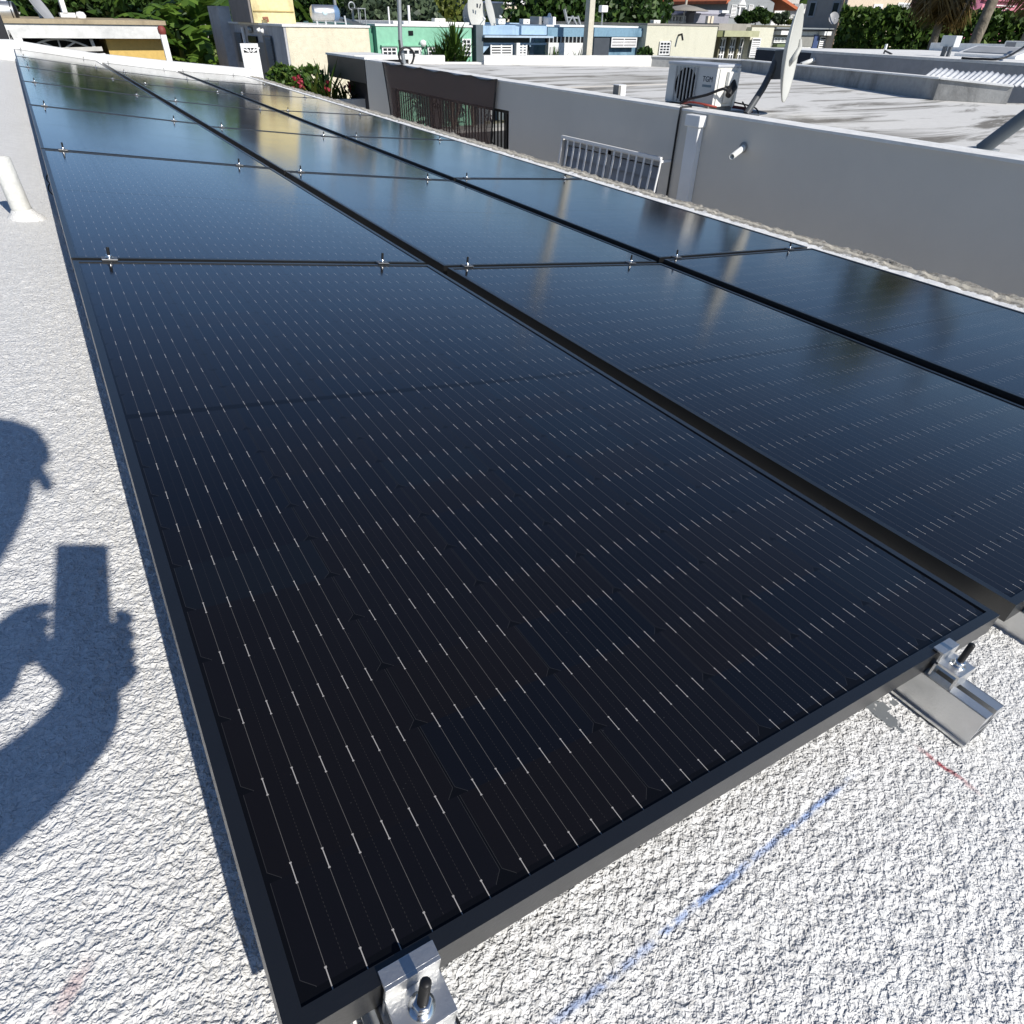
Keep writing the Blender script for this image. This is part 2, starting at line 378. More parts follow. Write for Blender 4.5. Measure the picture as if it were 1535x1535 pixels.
# rails, clamps
RX = (.087, .872)
railp = midp = endp = None
side_n = ['left', 'right']
for c in range(3):
    for j in range(2):
        m = col_matrix(c); 
        o = bpy.data.objects.new("mounting_rail", None); scene.collection.objects.link(o); o.matrix_world = m @ Matrix.Translation((RX[j], 0, 0))
        props(o, "silver aluminium mounting rail under the %s side of the %s panel column" % (side_n[j], COLS[c][4]), "rail", "mounting rails under the panels")
        if railp is None:
            b = MB(); L = 7 * PITCH + .03
            for (x0, x1, z0, z1) in ((-.028, .028, -.092, -.088), (-.028, -.024, -.088, -.052), (.024, .028, -.088, -.052), (-.024, .024, -.070, -.067),
                                     (-.031, -.007, -.052, -.0365), (.007, .031, -.052, -.0365), (-.031, -.028, -.0365, -.0375), (.028, .031, -.0365, -.0375),
                                     (-.028, -.009, -.0405, -.0375), (.009, .028, -.0405, -.0375), (-.034, -.028, -.092, -.0885), (.028, .036, -.0925, -.0885)):
                b.box(x0 * .82, x1 * .82, -.085, L, z0, z1)
            r1 = local("extrusion", b, M_alu, o)
            railp = [r1]
            for k_ in range(9):
                b = MB(); b.box(-.088, -.066, -.032, .03, -.099, -.094); b.box(-.066, -.0342, -.0, .03, -.099, -.094)
                r2 = local("roof_foot", b, M_galv, o); r2.location = (0, k_ * 1.7, 0); railp.append(r2)
        else:
            for s_ in railp:
                d = s_.copy(); scene.collection.objects.link(d); d.parent = o
def stud(b, nut_z, top, lean=(0, 0)):
    b[1].lathe((0, 0, nut_z), (0, 0, 1), [(0, 0), (.0098, 0), (.0098, .0014), (.0001, .0016)], 20)
    b[1].lathe((0, 0, nut_z + .0016), (0, 0, 1), [(.0074, 0), (.0074, .0058), (.0062, .0068), (.004, .0068)], 6)
    n = int((top - nut_z) / .0009); pr = []
    for i in range(n): pr.append((.0042 if i % 2 else .00365, nut_z + .004 + i * .0009))
    pr.append((.003, pr[-1][1] + .001)); pr.append((.00001, pr[-1][1])); b[2].lathe((0, 0, 0), (lean[0], lean[1], 1), pr, 14)
for c in range(3):
    for j in range(2):
        for r in range(8):
            y = r * PITCH - .013
            if r == 0: y = -.0005
            if r == 7: y = 6 * PITCH + PL + .0005
            m = col_matrix(c) @ Matrix.Translation((RX[j], y, 0))
            if r == 7: m = m @ Matrix.Rotation(math.pi, 4, 'Z')
            end = r in (0, 7)
            o = bpy.data.objects.new("end_clamp" if end else "mid_clamp", None); scene.collection.objects.link(o); o.matrix_world = m
            if end: lab = "silver end clamp gripping the %s edge of the %s column on its %s rail" % ('front' if r == 0 else 'far', COLS[c][4], side_n[j])
            else: lab = "small silver mid clamp, %s side of the %s column, between its %s and %s panels" % (side_n[j], COLS[c][4], ordinal[r - 1], ordinal[r])
            props(o, lab, "clamp", "end clamps of the solar panels" if end else "mid clamps between solar panels")
            pr = endp if end else midp
            if pr is None:
                P = [MB(), MB(), MB()]
                if end:
                    w = .0215
                    P[0].box(-w, w, -.0035, .008, .0012, .0042); P[0].box(-w, w, -.0065, -.0035, -.012, .0042)
                    P[0].hexa([(-w, -.036, -.0155), (w, -.036, -.0155), (w, -.0065, -.0155), (-w, -.0065, -.0155), (-w, -.036, -.0115), (w, -.036, -.0115), (w, -.0065, -.0115), (-w, -.0065, -.0115)])
                    P[0].box(-w, w, -.036, -.0325, -.0365, -.0155); P[0].box(-w, w, -.0065, -.0035, -.0365, -.0155)
                    P[0].box(-.012, .012, -.0042, -.0036, -.0365, -.013)
                    S = [MB(), MB(), MB()]; stud(S, -.0113, .024); off = (0, -.0215, 0)
                else:
                    P[0].box(-.019, .019, -.0165, .0165, .0012, .0038); P[0].box(-.019, .019, -.0105, .0105, -.03, .0012)
                    S = [MB(), MB(), MB()]; stud(S, .0044, .028); off = (0, 0, 0)
                a_ = local("clamp_body", P[0], M_alu if end else M_dull, o); bv = a_.modifiers.new("bevel", 'BEVEL'); bv.width = .0008; bv.segments = 2
                n_ = local("nut", S[1], M_steel, o); s2 = local("stud", S[2], M_stud, o); n_.location = off; s2.location = off
                pr = (a_, n_, s2)
                if end: endp = pr
                else: midp = pr
            else:
                for s_ in pr:
                    d = s_.copy(); scene.collection.objects.link(d); d.parent = o

# vent pipe, cable loops
p = on_roof(38, 327)
t = thing("vent_pipe", "short white plastic vent pipe leaning on the roof left of the panels", "pipe", p)
ax = Vector((-.02, .05, 1)).normalized()
b = MB(); b.lathe(p, ax, [(.035, -.02), (.035, .212), (.0335, .216), (.030, .216), (.030, .0)], 28); b.build("pipe", stained("weathered_pvc", (.66, .66, .62), (.42, .41, .37), .5, 6), t)
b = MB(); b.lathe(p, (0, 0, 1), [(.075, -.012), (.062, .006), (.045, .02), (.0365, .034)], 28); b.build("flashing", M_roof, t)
for i, (u, v, s_) in enumerate(((74, 287, 1), (77, 303, -1))):
    q = on_roof(u + 1, v) + Vector((.03, 0, .06)); b = MB()
    pts = [q + Vector((.02 - .045 * math.sin(a), .02 * math.cos(a) + .03 * s_ * (a / 3.1 - .5), .028 * math.cos(a) - .01)) for a in np.linspace(0, math.pi, 14)]
    b.tube(pts, .0028, 6); o = b.build("cable_loop", M_black, org=pts[0])
    props(o, ["upper thin black cable loop poking out from under the left panel edge", "lower thin black cable loop near the roof beside the left panel edge"][i], "cable", "cable loops beside the left panels")

# dark cabinet and stub wall at the far left corner
q = at(6, 60, y=14.9)
o = thing("metal_cabinet", "black sheet metal cabinet with sloping side at the far left corner", "cabinet", (q.x, 14.9, float(roofz(q.x, 14))))
zt = at(0, 22, y=14.9).z; zb = at(5, 71, y=14.9).z; xa = at(-60, 50, y=14.9).x; xb = at(1, 24, y=14.9).x; xc = at(18, 69, y=14.9).x; xd = at(26, 69, y=14.9).x
b = MB(); b.hexa([(xa, 14.9, zb), (xc, 14.9, zb), (xc, 15.6, zb), (xa, 15.6, zb), (xa, 14.9, zt), (xb, 14.9, zt), (xb, 15.6, zt), (xa, 15.6, zt)]); b.build("body", plain("cabinet_black", (.02, .02, .022), .4), o, bevel=.01)
b = MB(); zm = at(20, 47, y=14.9).z; x0 = at(13, 47, y=14.9).x
b.hexa([(xc + .01, 14.88, zb), (xd, 14.88, zb), (xd, 15.6, zb), (xc + .01, 15.6, zb), (x0 + .01, 14.88, zm), (xd - .06, 14.88, zm), (xd - .06, 15.6, zm), (x0 + .01, 15.6, zm)]); b.build("side_panel", plain("cabinet_grey", (.25, .25, .24), .5), o)
b = MB(); b.box(xa - .2, xd + .05, 14.75, 15.8, 0, zb - .004); b.build("plinth", M_white, o)

# ------------------------------------------------------------------ street level
GX_ = plain("asphalt", (.06, .06, .06), .9, var=.25, scale=1.5, bump=.01)
def sheet(name, x0, x1, y0, y1, z, m, kind='structure'):
    b = MB(); b.add([(x0, y0, z), (x1, y0, z), (x1, y1, z), (x0, y1, z)], [(0, 1, 2, 3)]); o = b.build(name, m); o['kind'] = kind; return o
sheet("ground", -250, 400, -200, 500, 0, stained("dry_ground", (.20, .19, .13), (.07, .10, .04), .9, .35))
sheet("road", -200, 300, 22.2, 28.2, .004, GX_)
b = MB(); b.box(-200, 300, 20.9, 22.2, -.02, .13); b.box(-200, 300, 28.2, 29.4, -.02, .13); o = b.build("pavement", M_cement); o['kind'] = 'structure'
sheet("alley", 3.4, 5.5, -20, 20.8, .004, plain("pale_cement", (.5, .49, .46), .9))

# ------------------------------------------------------------------ grey neighbour house
WX = 5.5
nb = thing("neighbour_house", "long grey house with weathered white flat roof across the alley", "house", (8, 8, 0))
M_grey = plain("grey_render", (.70, .655, .58), .85, var=.035, scale=1.3, bump=.0012, bscale=70, spec=.2)
def wtop(y): return CZ - .705 + .0052 * (y - 2)
b = MB()
def strip(y0, y1, z0a, z0b, top=True, x0=WX, x1=WX + .16):
    b.hexa([(x0, y0, z0a), (x1, y0, z0a), (x1, y1, z0b), (x0, y1, z0b), (x0, y0, wtop(y0)), (x1, y0, wtop(y0)), (x1, y1, wtop(y1)), (x0, y1, wtop(y1))])
zo = CZ - 1.0                                                # porch opening
strip(-6, 5.78, 0, 0); strip(5.78, 7.6, CZ - 1.19, CZ - 1.19); b.box(WX, WX + .16, 5.78, 7.6, 0, CZ - 2.3); strip(7.6, 8.9, 0, 0); strip(8.9, 12.95, zo, zo); strip(12.95, 14.1, 0, 0)
b.box(WX + .16, 11.5, -6, -5.8, 0, CZ - .72)
b.wall((11.3, -5.8), (10.4, 4.7), 0, CZ - .72, .16); b.wall((10.3, 4.9), (11.5, 8.6), 0, CZ - .72, .16); b.wall((10.3, 4.9), (12.2, 10.9), CZ - 1.0, CZ - .72, .16)
b.box(WX + .16, 9.2, 8.5, 8.66, 0, CZ - .72)
b.build("wall", M_grey, nb)
# roof slab with blotched coating
def blotch_material():
    k = NT("weathered_roof_coating"); p = k.pos()
    a = k.noise(p, 1.1, 9, .68, .9, (.42, 1.6, 1)); c_ = k.noise(p, .33, 4, .5, .4, (.5, 1.3, 1)); f = k.noise(p, 14, 6, .7)
    m = k.ramp(k.math('ADD', k.math('MULTIPLY', a, .62), k.math('MULTIPLY', c_, .38)), .50, .63)
    # old water ponds along the eave and the outlet
    s = k.sep(p); near = k.math('ADD', k.ramp(s[0], 5.7, 6.9, .16, 0.), k.math('MULTIPLY', k.ramp(s[1], 3, 8, 1, 0), k.ramp(s[0], 6, 9.5, .03, .09)))
    m2 = k.ramp(k.math('ADD', a, near), .55, .67)
    col = k.mix(m, (.70, .69, .66), (.30, .285, .25)); col = k.mix(m2, col, (.165, .155, .135))
    col = k.mix(k.ramp(f, .3, .7, 0, .3), col, (.45, .43, .39))
    k.pin(Base_Color=col, Roughness=.9); k.p.inputs["Specular IOR Level"].default_value = .2; k.bump(k.noise(p, 40, 6, .65), .004); return k.m
b = MB(); zi = CZ - .722
edge_ = [(WX + .1, -5.9), (WX + .1, 2), (WX + .1, 8), (WX + .1, 14.3)]
for (xa, ya), (xb, yb_) in zip(edge_[:-1], edge_[1:]): b.add([(xa, ya, wtop(ya) - .012), (xa + .55, ya, zi), (xb + .55, yb_, zi), (xb, yb_, wtop(yb_) - .012)], [(0, 1, 2, 3)])
poly = [(WX + .65, -5.9), (11.2, -5.9), (10.4, 4.72), (9.85, 5.4), (10.83, 7.95), (12.05, 10.8), (11.3, 12.4), (6.4, 14.6), (WX + .65, 14.3)]
n = len(poly); V = [(x, y, zi) for x, y in poly] + [(x, y, zi - .14) for x, y in poly]
b.add(V, [tuple(range(n)), tuple(range(2 * n - 1, n - 1, -1))] + [((i + 1) % n, i, i + n, (i + 1) % n + n) for i in range(n)]); b.build("roof", blotch_material(), nb)
b = MB()
for i in range(60):          # painted drip edge along the wall top, slightly uneven
    y0 = -6 + i * .335; y1 = y0 + .335; h0 = .012 + .010 * math.sin(i * 2.3) ** 2; h1 = .012 + .010 * math.sin((i + 1) * 2.3) ** 2
    b.hexa([(WX - .012, y0, wtop(y0) - h0 * .6), (WX + .2, y0, wtop(y0) - .003), (WX + .2, y1, wtop(y1) - .003), (WX - .012, y1, wtop(y1) - h1 * .6),
            (WX - .012, y0, wtop(y0) + .005 + h0 * .3), (WX + .2, y0, wtop(y0) + .014), (WX + .2, y1, wtop(y1) + .014), (WX - .012, y1, wtop(y1) + .005 + h1 * .3)])
b.build("roof_edge", M_white, nb)
# far parapet (white) and right parapet (bare)
def zat(p, v):     # height at which the upright line over p shows at image row v
    lo, hi = -2., 6.
    for _ in range(40):
        mid = (lo + hi) / 2; q = np.array([p[0], p[1], mid - CZ]); vv = HALF - FPX * (q @ CU) / (q @ CF)
        if vv > v: lo = mid
        else: hi = mid
    return lo
b = MB(); A = at(549, 88, y=14.6); B_ = (11.1, 12.35); z0 = CZ - .72
tA, tB = zat((6.0, 14.3), 84), zat(B_, 83.5)
a0, a1 = Vector((WX, 14.62)), Vector(B_)
g = lambda t: a0 + (a1 - a0) * t
for t0, t1, hh in ((0, .29, 0), (.29, .42, -.115), (.42, 1, 0)):
    P, Q = g(t0), g(t1); d = (Q - P).normalized(); nrm = Vector((-d.y, d.x)) * .22; zA = tA + (tB - tA) * t0 + hh; zB = tA + (tB - tA) * t1 + hh
    if hh: P = P + nrm * .35; Q = Q + nrm * .35
    b.hexa([(P.x, P.y, z0), (Q.x, Q.y, z0), (Q.x + nrm.x, Q.y + nrm.y, z0), (P.x + nrm.x, P.y + nrm.y, z0), (P.x, P.y, zA), (Q.x, Q.y, zB), (Q.x + nrm.x, Q.y + nrm.y, zB), (P.x + nrm.x, P.y + nrm.y, zA)])
b.build("parapet", stained("flaking_white_paint", (.80, .79, .75), (.36, .34, .30), .6, 2.2), nb, label="white far parapet with a gap")
b = MB(); pl = [((11.1, 12.35), 85), ((12.0, 10.74), 91), ((10.83, 7.92), 103), ((9.7, 5.43), 119), ((10.12, 4.74), 131)]
capb = MB()
for i in range(4):
    (P, v0), (Q, v1) = pl[i], pl[i + 1]; P, Q = Vector(P), Vector(Q); d = (Q - P).normalized(); nr = Vector((-d.y, d.x)) * .15; za, zb_ = zat(P, v0), zat(Q, v1)
    if (P + nr).length < P.length: nr = -nr
    b.hexa([(P.x, P.y, z0), (Q.x, Q.y, z0), (Q.x + nr.x, Q.y + nr.y, z0), (P.x + nr.x, P.y + nr.y, z0), (P.x, P.y, za), (Q.x, Q.y, zb_), (Q.x + nr.x, Q.y + nr.y, zb_), (P.x + nr.x, P.y + nr.y, za)])
    nr2 = nr * .15
    capb.hexa([(P.x - nr2.x, P.y - nr2.y, za + .002), (Q.x - nr2.x, Q.y - nr2.y, zb_ + .002), (Q.x + nr.x, Q.y + nr.y, zb_ + .002), (P.x + nr.x, P.y + nr.y, za + .002),
               (P.x - nr2.x, P.y - nr2.y, za + .02), (Q.x - nr2.x, Q.y - nr2.y, zb_ + .02), (Q.x + nr.x, Q.y + nr.y, zb_ + .02), (P.x + nr.x, P.y + nr.y, za + .02)])
b.build("parapet", stained("bare_grey_parapet", (.36, .36, .35), (.12, .12, .115), .9, 2.0, streak=(1, 1, .3)), nb, label="bare stained grey parapet")
capb.build("coping", M_white, nb)
# dark fascia and recess at the far end
b = MB(); b.box(WX - .01, WX + .9, 14.1, 16.2, zo - .02, wtop(15) - .004); b.build("fascia", plain("dark_brown_fascia", (.030, .026, .026), .5), nb)
b = MB(); b.box(WX + .35, WX + .6, 14.1, 16, 0, zo - .02); b.build("recess_wall", plain("dark_recess", (.05, .045, .045), .6), nb)
b = MB(); b.box(WX - .02, WX + .95, 14.05, 16.25, wtop(15) - .004, wtop(15) + .03); b.build("fascia_coping", M_white, nb)
b = MB(); q = at(535, 109, x=WX + .2); b.box(q.x - .06, q.x + .06, q.y - .28, q.y + .28, q.z - .05, q.z + .05); b.build("porch_light", M_trim, nb)
# downpipe, spout, window, inner yard
b = MB(); y0, y1 = at(1042, 172, x=WX).y, at(1023, 172, x=WX).y
dy0, dy1 = 5.24, 5.40
b.box(WX - .075, WX - .002, dy0, dy1, 0, wtop(5.3) - .07); b.box(WX - .1, WX - .002, dy0 - .02, dy1 + .02, wtop(5.3) - .12, wtop(5.3) - .02); b.build("downpipe", M_trim, nb, bevel=.008)
s0, s1 = at(1115, 221, x=WX), at(1097, 235, x=WX - .25)
b = MB(); b.lathe(s0, s1 - s0, [(.026, -.02), (.026, (s1 - s0).length), (.021, (s1 - s0).length), (.021, .05)], 20); b.build("drain_spout", M_pvc, nb)
b = MB(); b.lathe(s0 + Vector((-.004, 0, 0)), (-1, 0, 0), [(0, 0), (.045, 0), (.045, .006), (.024, .012)], 20); b.build("spout_collar", M_cement, nb)
wf = MB()
wy0, wy1, wz0, wz1 = 5.78, 7.6, CZ - 2.3, CZ - 1.19
M_shut = plain("grey_blue_shutter", (.25, .27, .30), .45)
wf.box(WX + .03, WX + .09, wy0, wy0 + .05, wz0, wz1); wf.box(WX + .03, WX + .09, wy1 - .05, wy1, wz0, wz1); wf.box(WX + .03, WX + .09, 6.66, 6.72, wz0, wz1); wf.box(WX + .03, WX + .09, wy0 + .05, wy1 - .05, wz1 - .05, wz1)
wo = wf.build("window", M_shut, nb)
wf = MB()
for i in range(9):
    z = wz1 - .07 - i * .12
    for ya, yb in ((wy0 + .05, 6.66), (6.72, wy1 - .05)): wf.hexa([(WX + .03, ya, z - .11), (WX + .05, ya, z - .115), (WX + .05, yb, z - .115), (WX + .03, yb, z - .11), (WX + .07, ya, z), (WX + .09, ya, z - .005), (WX + .09, yb, z - .005), (WX + .07, yb, z)])
wf.build("louvre", M_shut, wo)
for i in range(3):
    b = MB(); b.box(WX + 1.2 + i * 1.9, WX + 1.38 + i * 1.9, 13.7, 13.9, 0, CZ - .9); b.build("porch_post", M_trim, nb)
b = MB(); b.box(WX + .16, 13.5, 8.7, 14.0, .01, .09); b.build("porch_floor", plain("porch_tile", (.62, .5, .44), .5), nb)
# white bar grille over the window
gr = thing("window_grille", "white bowed bar grille over the neighbour's louvred window", "grille", (WX, 6.7, wz0))
b = MB(); y0g, y1g = at(991, 240, x=WX - .16).y, at(843, 203, x=WX - .16).y; zt = at(915, 221, x=WX - .16).z
b.beam((WX - .16, y0g, zt), (WX - .16, y1g, zt), .03, .03)
for yy in (y0g, y1g): b.beam((WX - .16, yy, zt - .025), (WX, yy, zt - .025), .022)
b.build("top_rail", M_trim, gr); b = MB(); b.beam((WX - .16, y0g, zt - .95), (WX - .16, y1g, zt - .95), .03, .03); b.build("bottom_rail", M_trim, gr)
for i in range(15):
    yy = y0g + (y1g - y0g) * i / 14; b = MB(); b.tube([(WX - .16 - .05 * math.sin(t) ** 1.5, yy, zt - .95 * t / math.pi) for t in np.linspace(0, math.pi, 9)], .011, 7); b.build("bar", M_trim, gr)
# iron gate of the porch
gt = thing("iron_gate", "black wrought iron bar gate with scrolls filling the neighbour's porch", "gate", (WX + .05, 11, 0))
M_iron = plain("black_iron", (.016, .015, .015), .5)
b = MB(); xg = WX + .07
for z in (CZ - 1.03, CZ - 1.62, CZ - 2.2): b.beam((xg, 8.95, z), (xg, 12.9, z), .03, .03)
for y in (8.95, 9.05, 12.9): b.beam((xg, y, CZ - 3.8), (xg, y, zo), .035)
b.build("gate_frame", M_iron, gt)
nbar = 40
for i in range(nbar):
    y = 9.12 + i * .0965
    if i % 9 in (4, 5): continue
    b = MB(); b.beam((xg, y, CZ - 3.7), (xg, y, CZ - 1.03), .017); b.build("bar", M_iron, gt)
for c_ in range(4):
    yc = 9.12 + (4.5 + 9 * c_) * .0965; b = MB()
    for sg in (-1, 1):
        for zc, rr in ((CZ - 1.16, .055), (CZ - 1.5, .06), (CZ - 1.68, .05), (CZ - 1.95, .07)):
            b.tube([(xg, yc + sg * (rr + .005) + sg * rr * (1 - a / 9) * math.cos(a), zc + rr * (1 - a / 9) * math.sin(a)) for a in np.linspace(0, 6.5, 20)], .007, 5)
        b.tube([(xg, yc + sg * .012, CZ - 1.05), (xg, yc + sg * .10, CZ - 1.34), (xg, yc + sg * .012, CZ - 1.6), (xg, yc + sg * .12, CZ - 2.1), (xg, yc + sg * .02, CZ - 3.6)], .007, 5)
    b.build("scroll", M_iron, gt)
# shade cloth
def cloth_mat():
    k = NT("brown_shade_cloth"); p = k.pos(); f = k.noise(p, 2.2, 4, .5, .3, (1, .3, 3))
    k.pin(Base_Color=k.mix(k.ramp(f, .3, .7), (.13, .078, .062), (.165, .105, .085)), Roughness=.8); k.p.inputs["Specular IOR Level"].default_value = .2
    tr = k.n.new("ShaderNodeBsdfTransparent"); mx = k.n.new("ShaderNodeMixShader"); mx.inputs[0].default_value = .48
    k.l.new(tr.outputs[0], mx.inputs[1]); k.l.new(k.p.outputs[0], mx.inputs[2]); k.l.new(mx.outputs[0], k.out.inputs[0]); return k.m
sc_o = thing("shade_cloth", "dark brown see-through shade cloth hung from the roof edge before the porch", "shade cloth", (WX, 11.2, CZ - 2.6))
n1, n2 = 50, 30; Y0, Y1 = 9.17, 13.15; C1 = np.zeros((n2, n1)); yv = np.zeros((n2, n1)); xv = np.zeros((n2, n1))
for i in range(n2):
    t = i / (n2 - 1); z = 0
    for j in range(n1):
        s = j / (n1 - 1); pull = .20 * math.sin(min(t * 1.2, 1) * math.pi / 2)
        yv[i, j] = Y0 + pull * 1.05 * (1 - s) * .9 + (Y1 - Y0) * s - pull * 1.7 * s; zt_ = wtop(yv[i, j]) + .012 - .035 * math.sin(s * math.pi * 5) ** 2 * (1 - t)
        C1[i, j] = zt_ - t * 2.0; xv[i, j] = WX - .035 - .05 * t + .008 * math.sin(j * .9) * t
o = grid_obj("cloth", xv, yv, C1, cloth_mat(), sc_o); sm_ = o.modifiers.new("thickness", 'SOLIDIFY'); sm_.thickness = .003
b = MB(); b.tube([(xv[i, 0] - .004, yv[i, 0], C1[i, 0]) for i in range(0, n2, 3)], .013, 6); b.tube([(xv[i, -1] - .004, yv[i, -1], C1[i, -1]) for i in range(0, n2, 3)], .009, 6); b.build("hem", M_black, sc_o)
b = MB(); b.tube([(WX - .03, yv[0, j], C1[0, j]) for j in range(0, n1, 3)], .010, 6); b.build("top_rope", M_black, sc_o)
# black cable running down the wall
yc = at(1023, 161, x=WX).y; b = MB(); b.tube([(WX + .12, yc, wtop(yc) + .02), (WX - .02, yc, wtop(yc) + .016), (WX - .018, yc + .01, wtop(yc) - .1), (WX - .016, yc + .02, CZ - 1.3), (WX - .016, yc + .03, CZ - 3)], .011, 6)
o = b.build("wall_cable", M_black, org=(WX, yc, CZ - 3)); props(o, "thick black cable running down the grey wall beside the white downpipe", "cable")

# ------------------------------------------------------------------ air conditioner on the neighbour roof
ax0 = 5.78; q0, q1 = at(1000, 125, x=ax0).y, at(1071, 135, x=ax0).y           # far and near end of the front
zb, ztp = CZ - .665, zat((ax0, q0), 96)
ac = thing("air_conditioner", "white outdoor air conditioner with round black fan grille on the grey house roof", "air conditioner", (ax0 + .15, (q0 + q1) / 2, CZ - .72))
M_ac = plain("ivory_casing", (.78, .77, .72), .35, var=.04); M_acf = plain("shaded_casing_front", (.60, .60, .575), .45, var=.04)  # front is a greyer copy of the casing, shade painted in
dp = .30; b = MB()
hole = 28; yc = q0 - (q0 - q1) * .40; zc = (zb + ztp) / 2 - .005; rad = min((q0 - q1) * .37, (ztp - zb) * .47)
ring = [(ax0, yc + rad * math.cos(2 * math.pi * i / hole), zc + rad * math.sin(2 * math.pi * i / hole)) for i in range(hole)]
outer = []
for i in range(hole):
    c_, s_ = math.cos(2 * math.pi * i / hole), math.sin(2 * math.pi * i / hole); ty = ((q0 - yc) if c_ > 0 else (yc - q1)) / max(abs(c_), 1e-6); tz = ((ztp - zc) if s_ > 0 else (zc - zb)) / max(abs(s_), 1e-6); t = min(ty, tz)
    outer.append((ax0, yc + t * c_, zc + t * s_))
corners = [(ax0, q0, ztp), (ax0, q1, ztp), (ax0, q1, zb), (ax0, q0, zb)]
b.add(ring + outer, [(i, (i + 1) % hole, hole + (i + 1) % hole, hole + i) for i in range(hole)], 1)
for cy, cz in ((q0, ztp), (q1, ztp), (q1, zb), (q0, zb)):       # corner fill
    best = sorted(range(hole), key=lambda i: (outer[i][1] - cy) ** 2 + (outer[i][2] - cz) ** 2)[:6]
    for i in range(hole):
        A_, B2 = outer[i], outer[(i + 1) % hole]
        if (abs(A_[1] - cy) < 1e-5 and abs(B2[2] - cz) < 1e-5) or (abs(A_[2] - cz) < 1e-5 and abs(B2[1] - cy) < 1e-5): b.add([A_, (ax0, cy, cz), B2], [(0, 1, 2)], 1)
b.add([(ax0, q1, zb), (ax0 + dp, q1, zb), (ax0 + dp, q0, zb), (ax0, q0, zb), (ax0, q1, ztp), (ax0 + dp, q1, ztp), (ax0 + dp, q0, ztp), (ax0, q0, ztp)], [(0, 1, 5, 4), (1, 2, 6, 5), (2, 3, 7, 6), (0, 3, 2, 1)], 0)
b.build("casing", [M_ac, M_acf], ac)
b = MB(); b.box(ax0 - .012, ax0 + dp + .012, q1 - .012, q0 + .012, ztp, ztp + .028); b.build("top_cover", plain("top_cover_grey", (.50, .52, .55), .3), ac, bevel=.01)
b = MB(); b.lathe((ax0, yc, zc), (1, 0, 0), [(rad, 0), (rad * .98, .10), (0, .10)], 28); b.build("fan_recess", M_dark, ac)
b = MB()
for i in range(5):
    a = i * 2 * math.pi / 5; ca, sa = math.cos(a), math.sin(a); a2 = a + .8; cb, sb = math.cos(a2), math.sin(a2); r0, r1 = .04, rad * .9
    b.add([(ax0 + .05, yc + r0 * ca, zc + r0 * sa), (ax0 + .04, yc + r1 * ca, zc + r1 * sa), (ax0 + .07, yc + r1 * cb, zc + r1 * sb), (ax0 + .07, yc + r0 * cb, zc + r0 * sb)], [(0, 1, 2, 3)])
b.lathe((ax0 + .03, yc, zc), (1, 0, 0), [(0, 0), (.045, 0), (.045, .06)], 16); b.build("fan", plain("fan_black", (.02, .02, .022), .4), ac)
b = MB()
for i in range(11): b.tube([(ax0 + .004, yc + rad * (i + 1) / 12 * math.cos(t), zc + rad * (i + 1) / 12 * math.sin(t)) for t in np.linspace(0, 2 * math.pi, 33)], .0016, 4, caps=False)
b.build("wire_grille", M_black, ac)
b = MB()
for i in range(7):
    yy = yc + (i - 3) * rad / 3.1; b.box(ax0 - .018, ax0 - .008, yy - .006, yy + .006, zb + .01, ztp - .01)
b.build("front_bar", plain("bar_grey", (.42, .42, .41), .4), ac)
def text_mesh(txt, size, m4, depth=.001):
    cu = bpy.data.curves.new("lettering", 'FONT'); cu.body = txt; cu.size = size; cu.extrude = depth; cu.align_x = 'CENTER'
    o = bpy.data.objects.new("lettering", cu); scene.collection.objects.link(o); dg = bpy.context.evaluated_depsgraph_get(); me = bpy.data.meshes.new_from_object(o.evaluated_get(dg)); bpy.data.objects.remove(o); me.transform(m4); return me
# letters read along -y on a face that looks towards -x
Rm = Matrix(((0, 0, -1, 0), (-1, 0, 0, 0), (0, 1, 0, 0), (0, 0, 0, 1)))
yl = q1 + (q0 - q1) * .165
m_ink = plain("dark_lettering", (.02, .025, .04), .5); m_ink2 = plain("pale_lettering", (.16, .22, .25), .5)
link("lettering", text_mesh("TGM", .066, Matrix.Translation((ax0 - .0015, yl, ztp - .12)) @ Rm), m_ink, ac)
b = MB(); b.box(ax0 - .002, ax0, yl - .062, yl + .062, ztp - .165, ztp - .145); b.build("small_print", m_ink2, ac)
# end face: valve cover, bracket, black insulation
b = MB(); b.box(ax0 + .03, ax0 + .12, q1 - .012, q1, zb, ztp - .01); b.build("end_panel", M_ac, ac)
b = MB(); b.box(ax0 + .125, ax0 + .25, q1 - .05, q1, ztp - .15, ztp - .03); b.hexa([(ax0 + .13, q1 - .02, ztp - .30), (ax0 + .24, q1 - .02, ztp - .30), (ax0 + .24, q1, ztp - .30), (ax0 + .13, q1, ztp - .30), (ax0 + .13, q1 - .055, ztp - .19), (ax0 + .24, q1 - .055, ztp - .19), (ax0 + .24, q1, ztp - .19), (ax0 + .13, q1, ztp - .19)]); b.build("valve_cover", M_ac, ac, bevel=.012)
b = MB(); b.box(ax0 + .265, ax0 + .298, q1 - .03, q1, zb - .01, ztp - .002); b.build("corner_post", M_ac, ac, bevel=.006)
for yy in (q1 + .06, q0 - .06):
    b = MB(); b.box(ax0 - .02, ax0 + dp + .02, yy - .03, yy + .03, CZ - .71, zb - .001); b.build("foot", M_cement, ac)
i0 = Vector((ax0 + .19, q1 - .06, (zb + ztp) / 2)); b = MB(); b.tube([i0 + Vector((.02, .05, .06)), i0, i0 + Vector((-.08, -.03, -.06))], [.035, .045, .03], 9); b.build("pipe_insulation", M_black, ac)
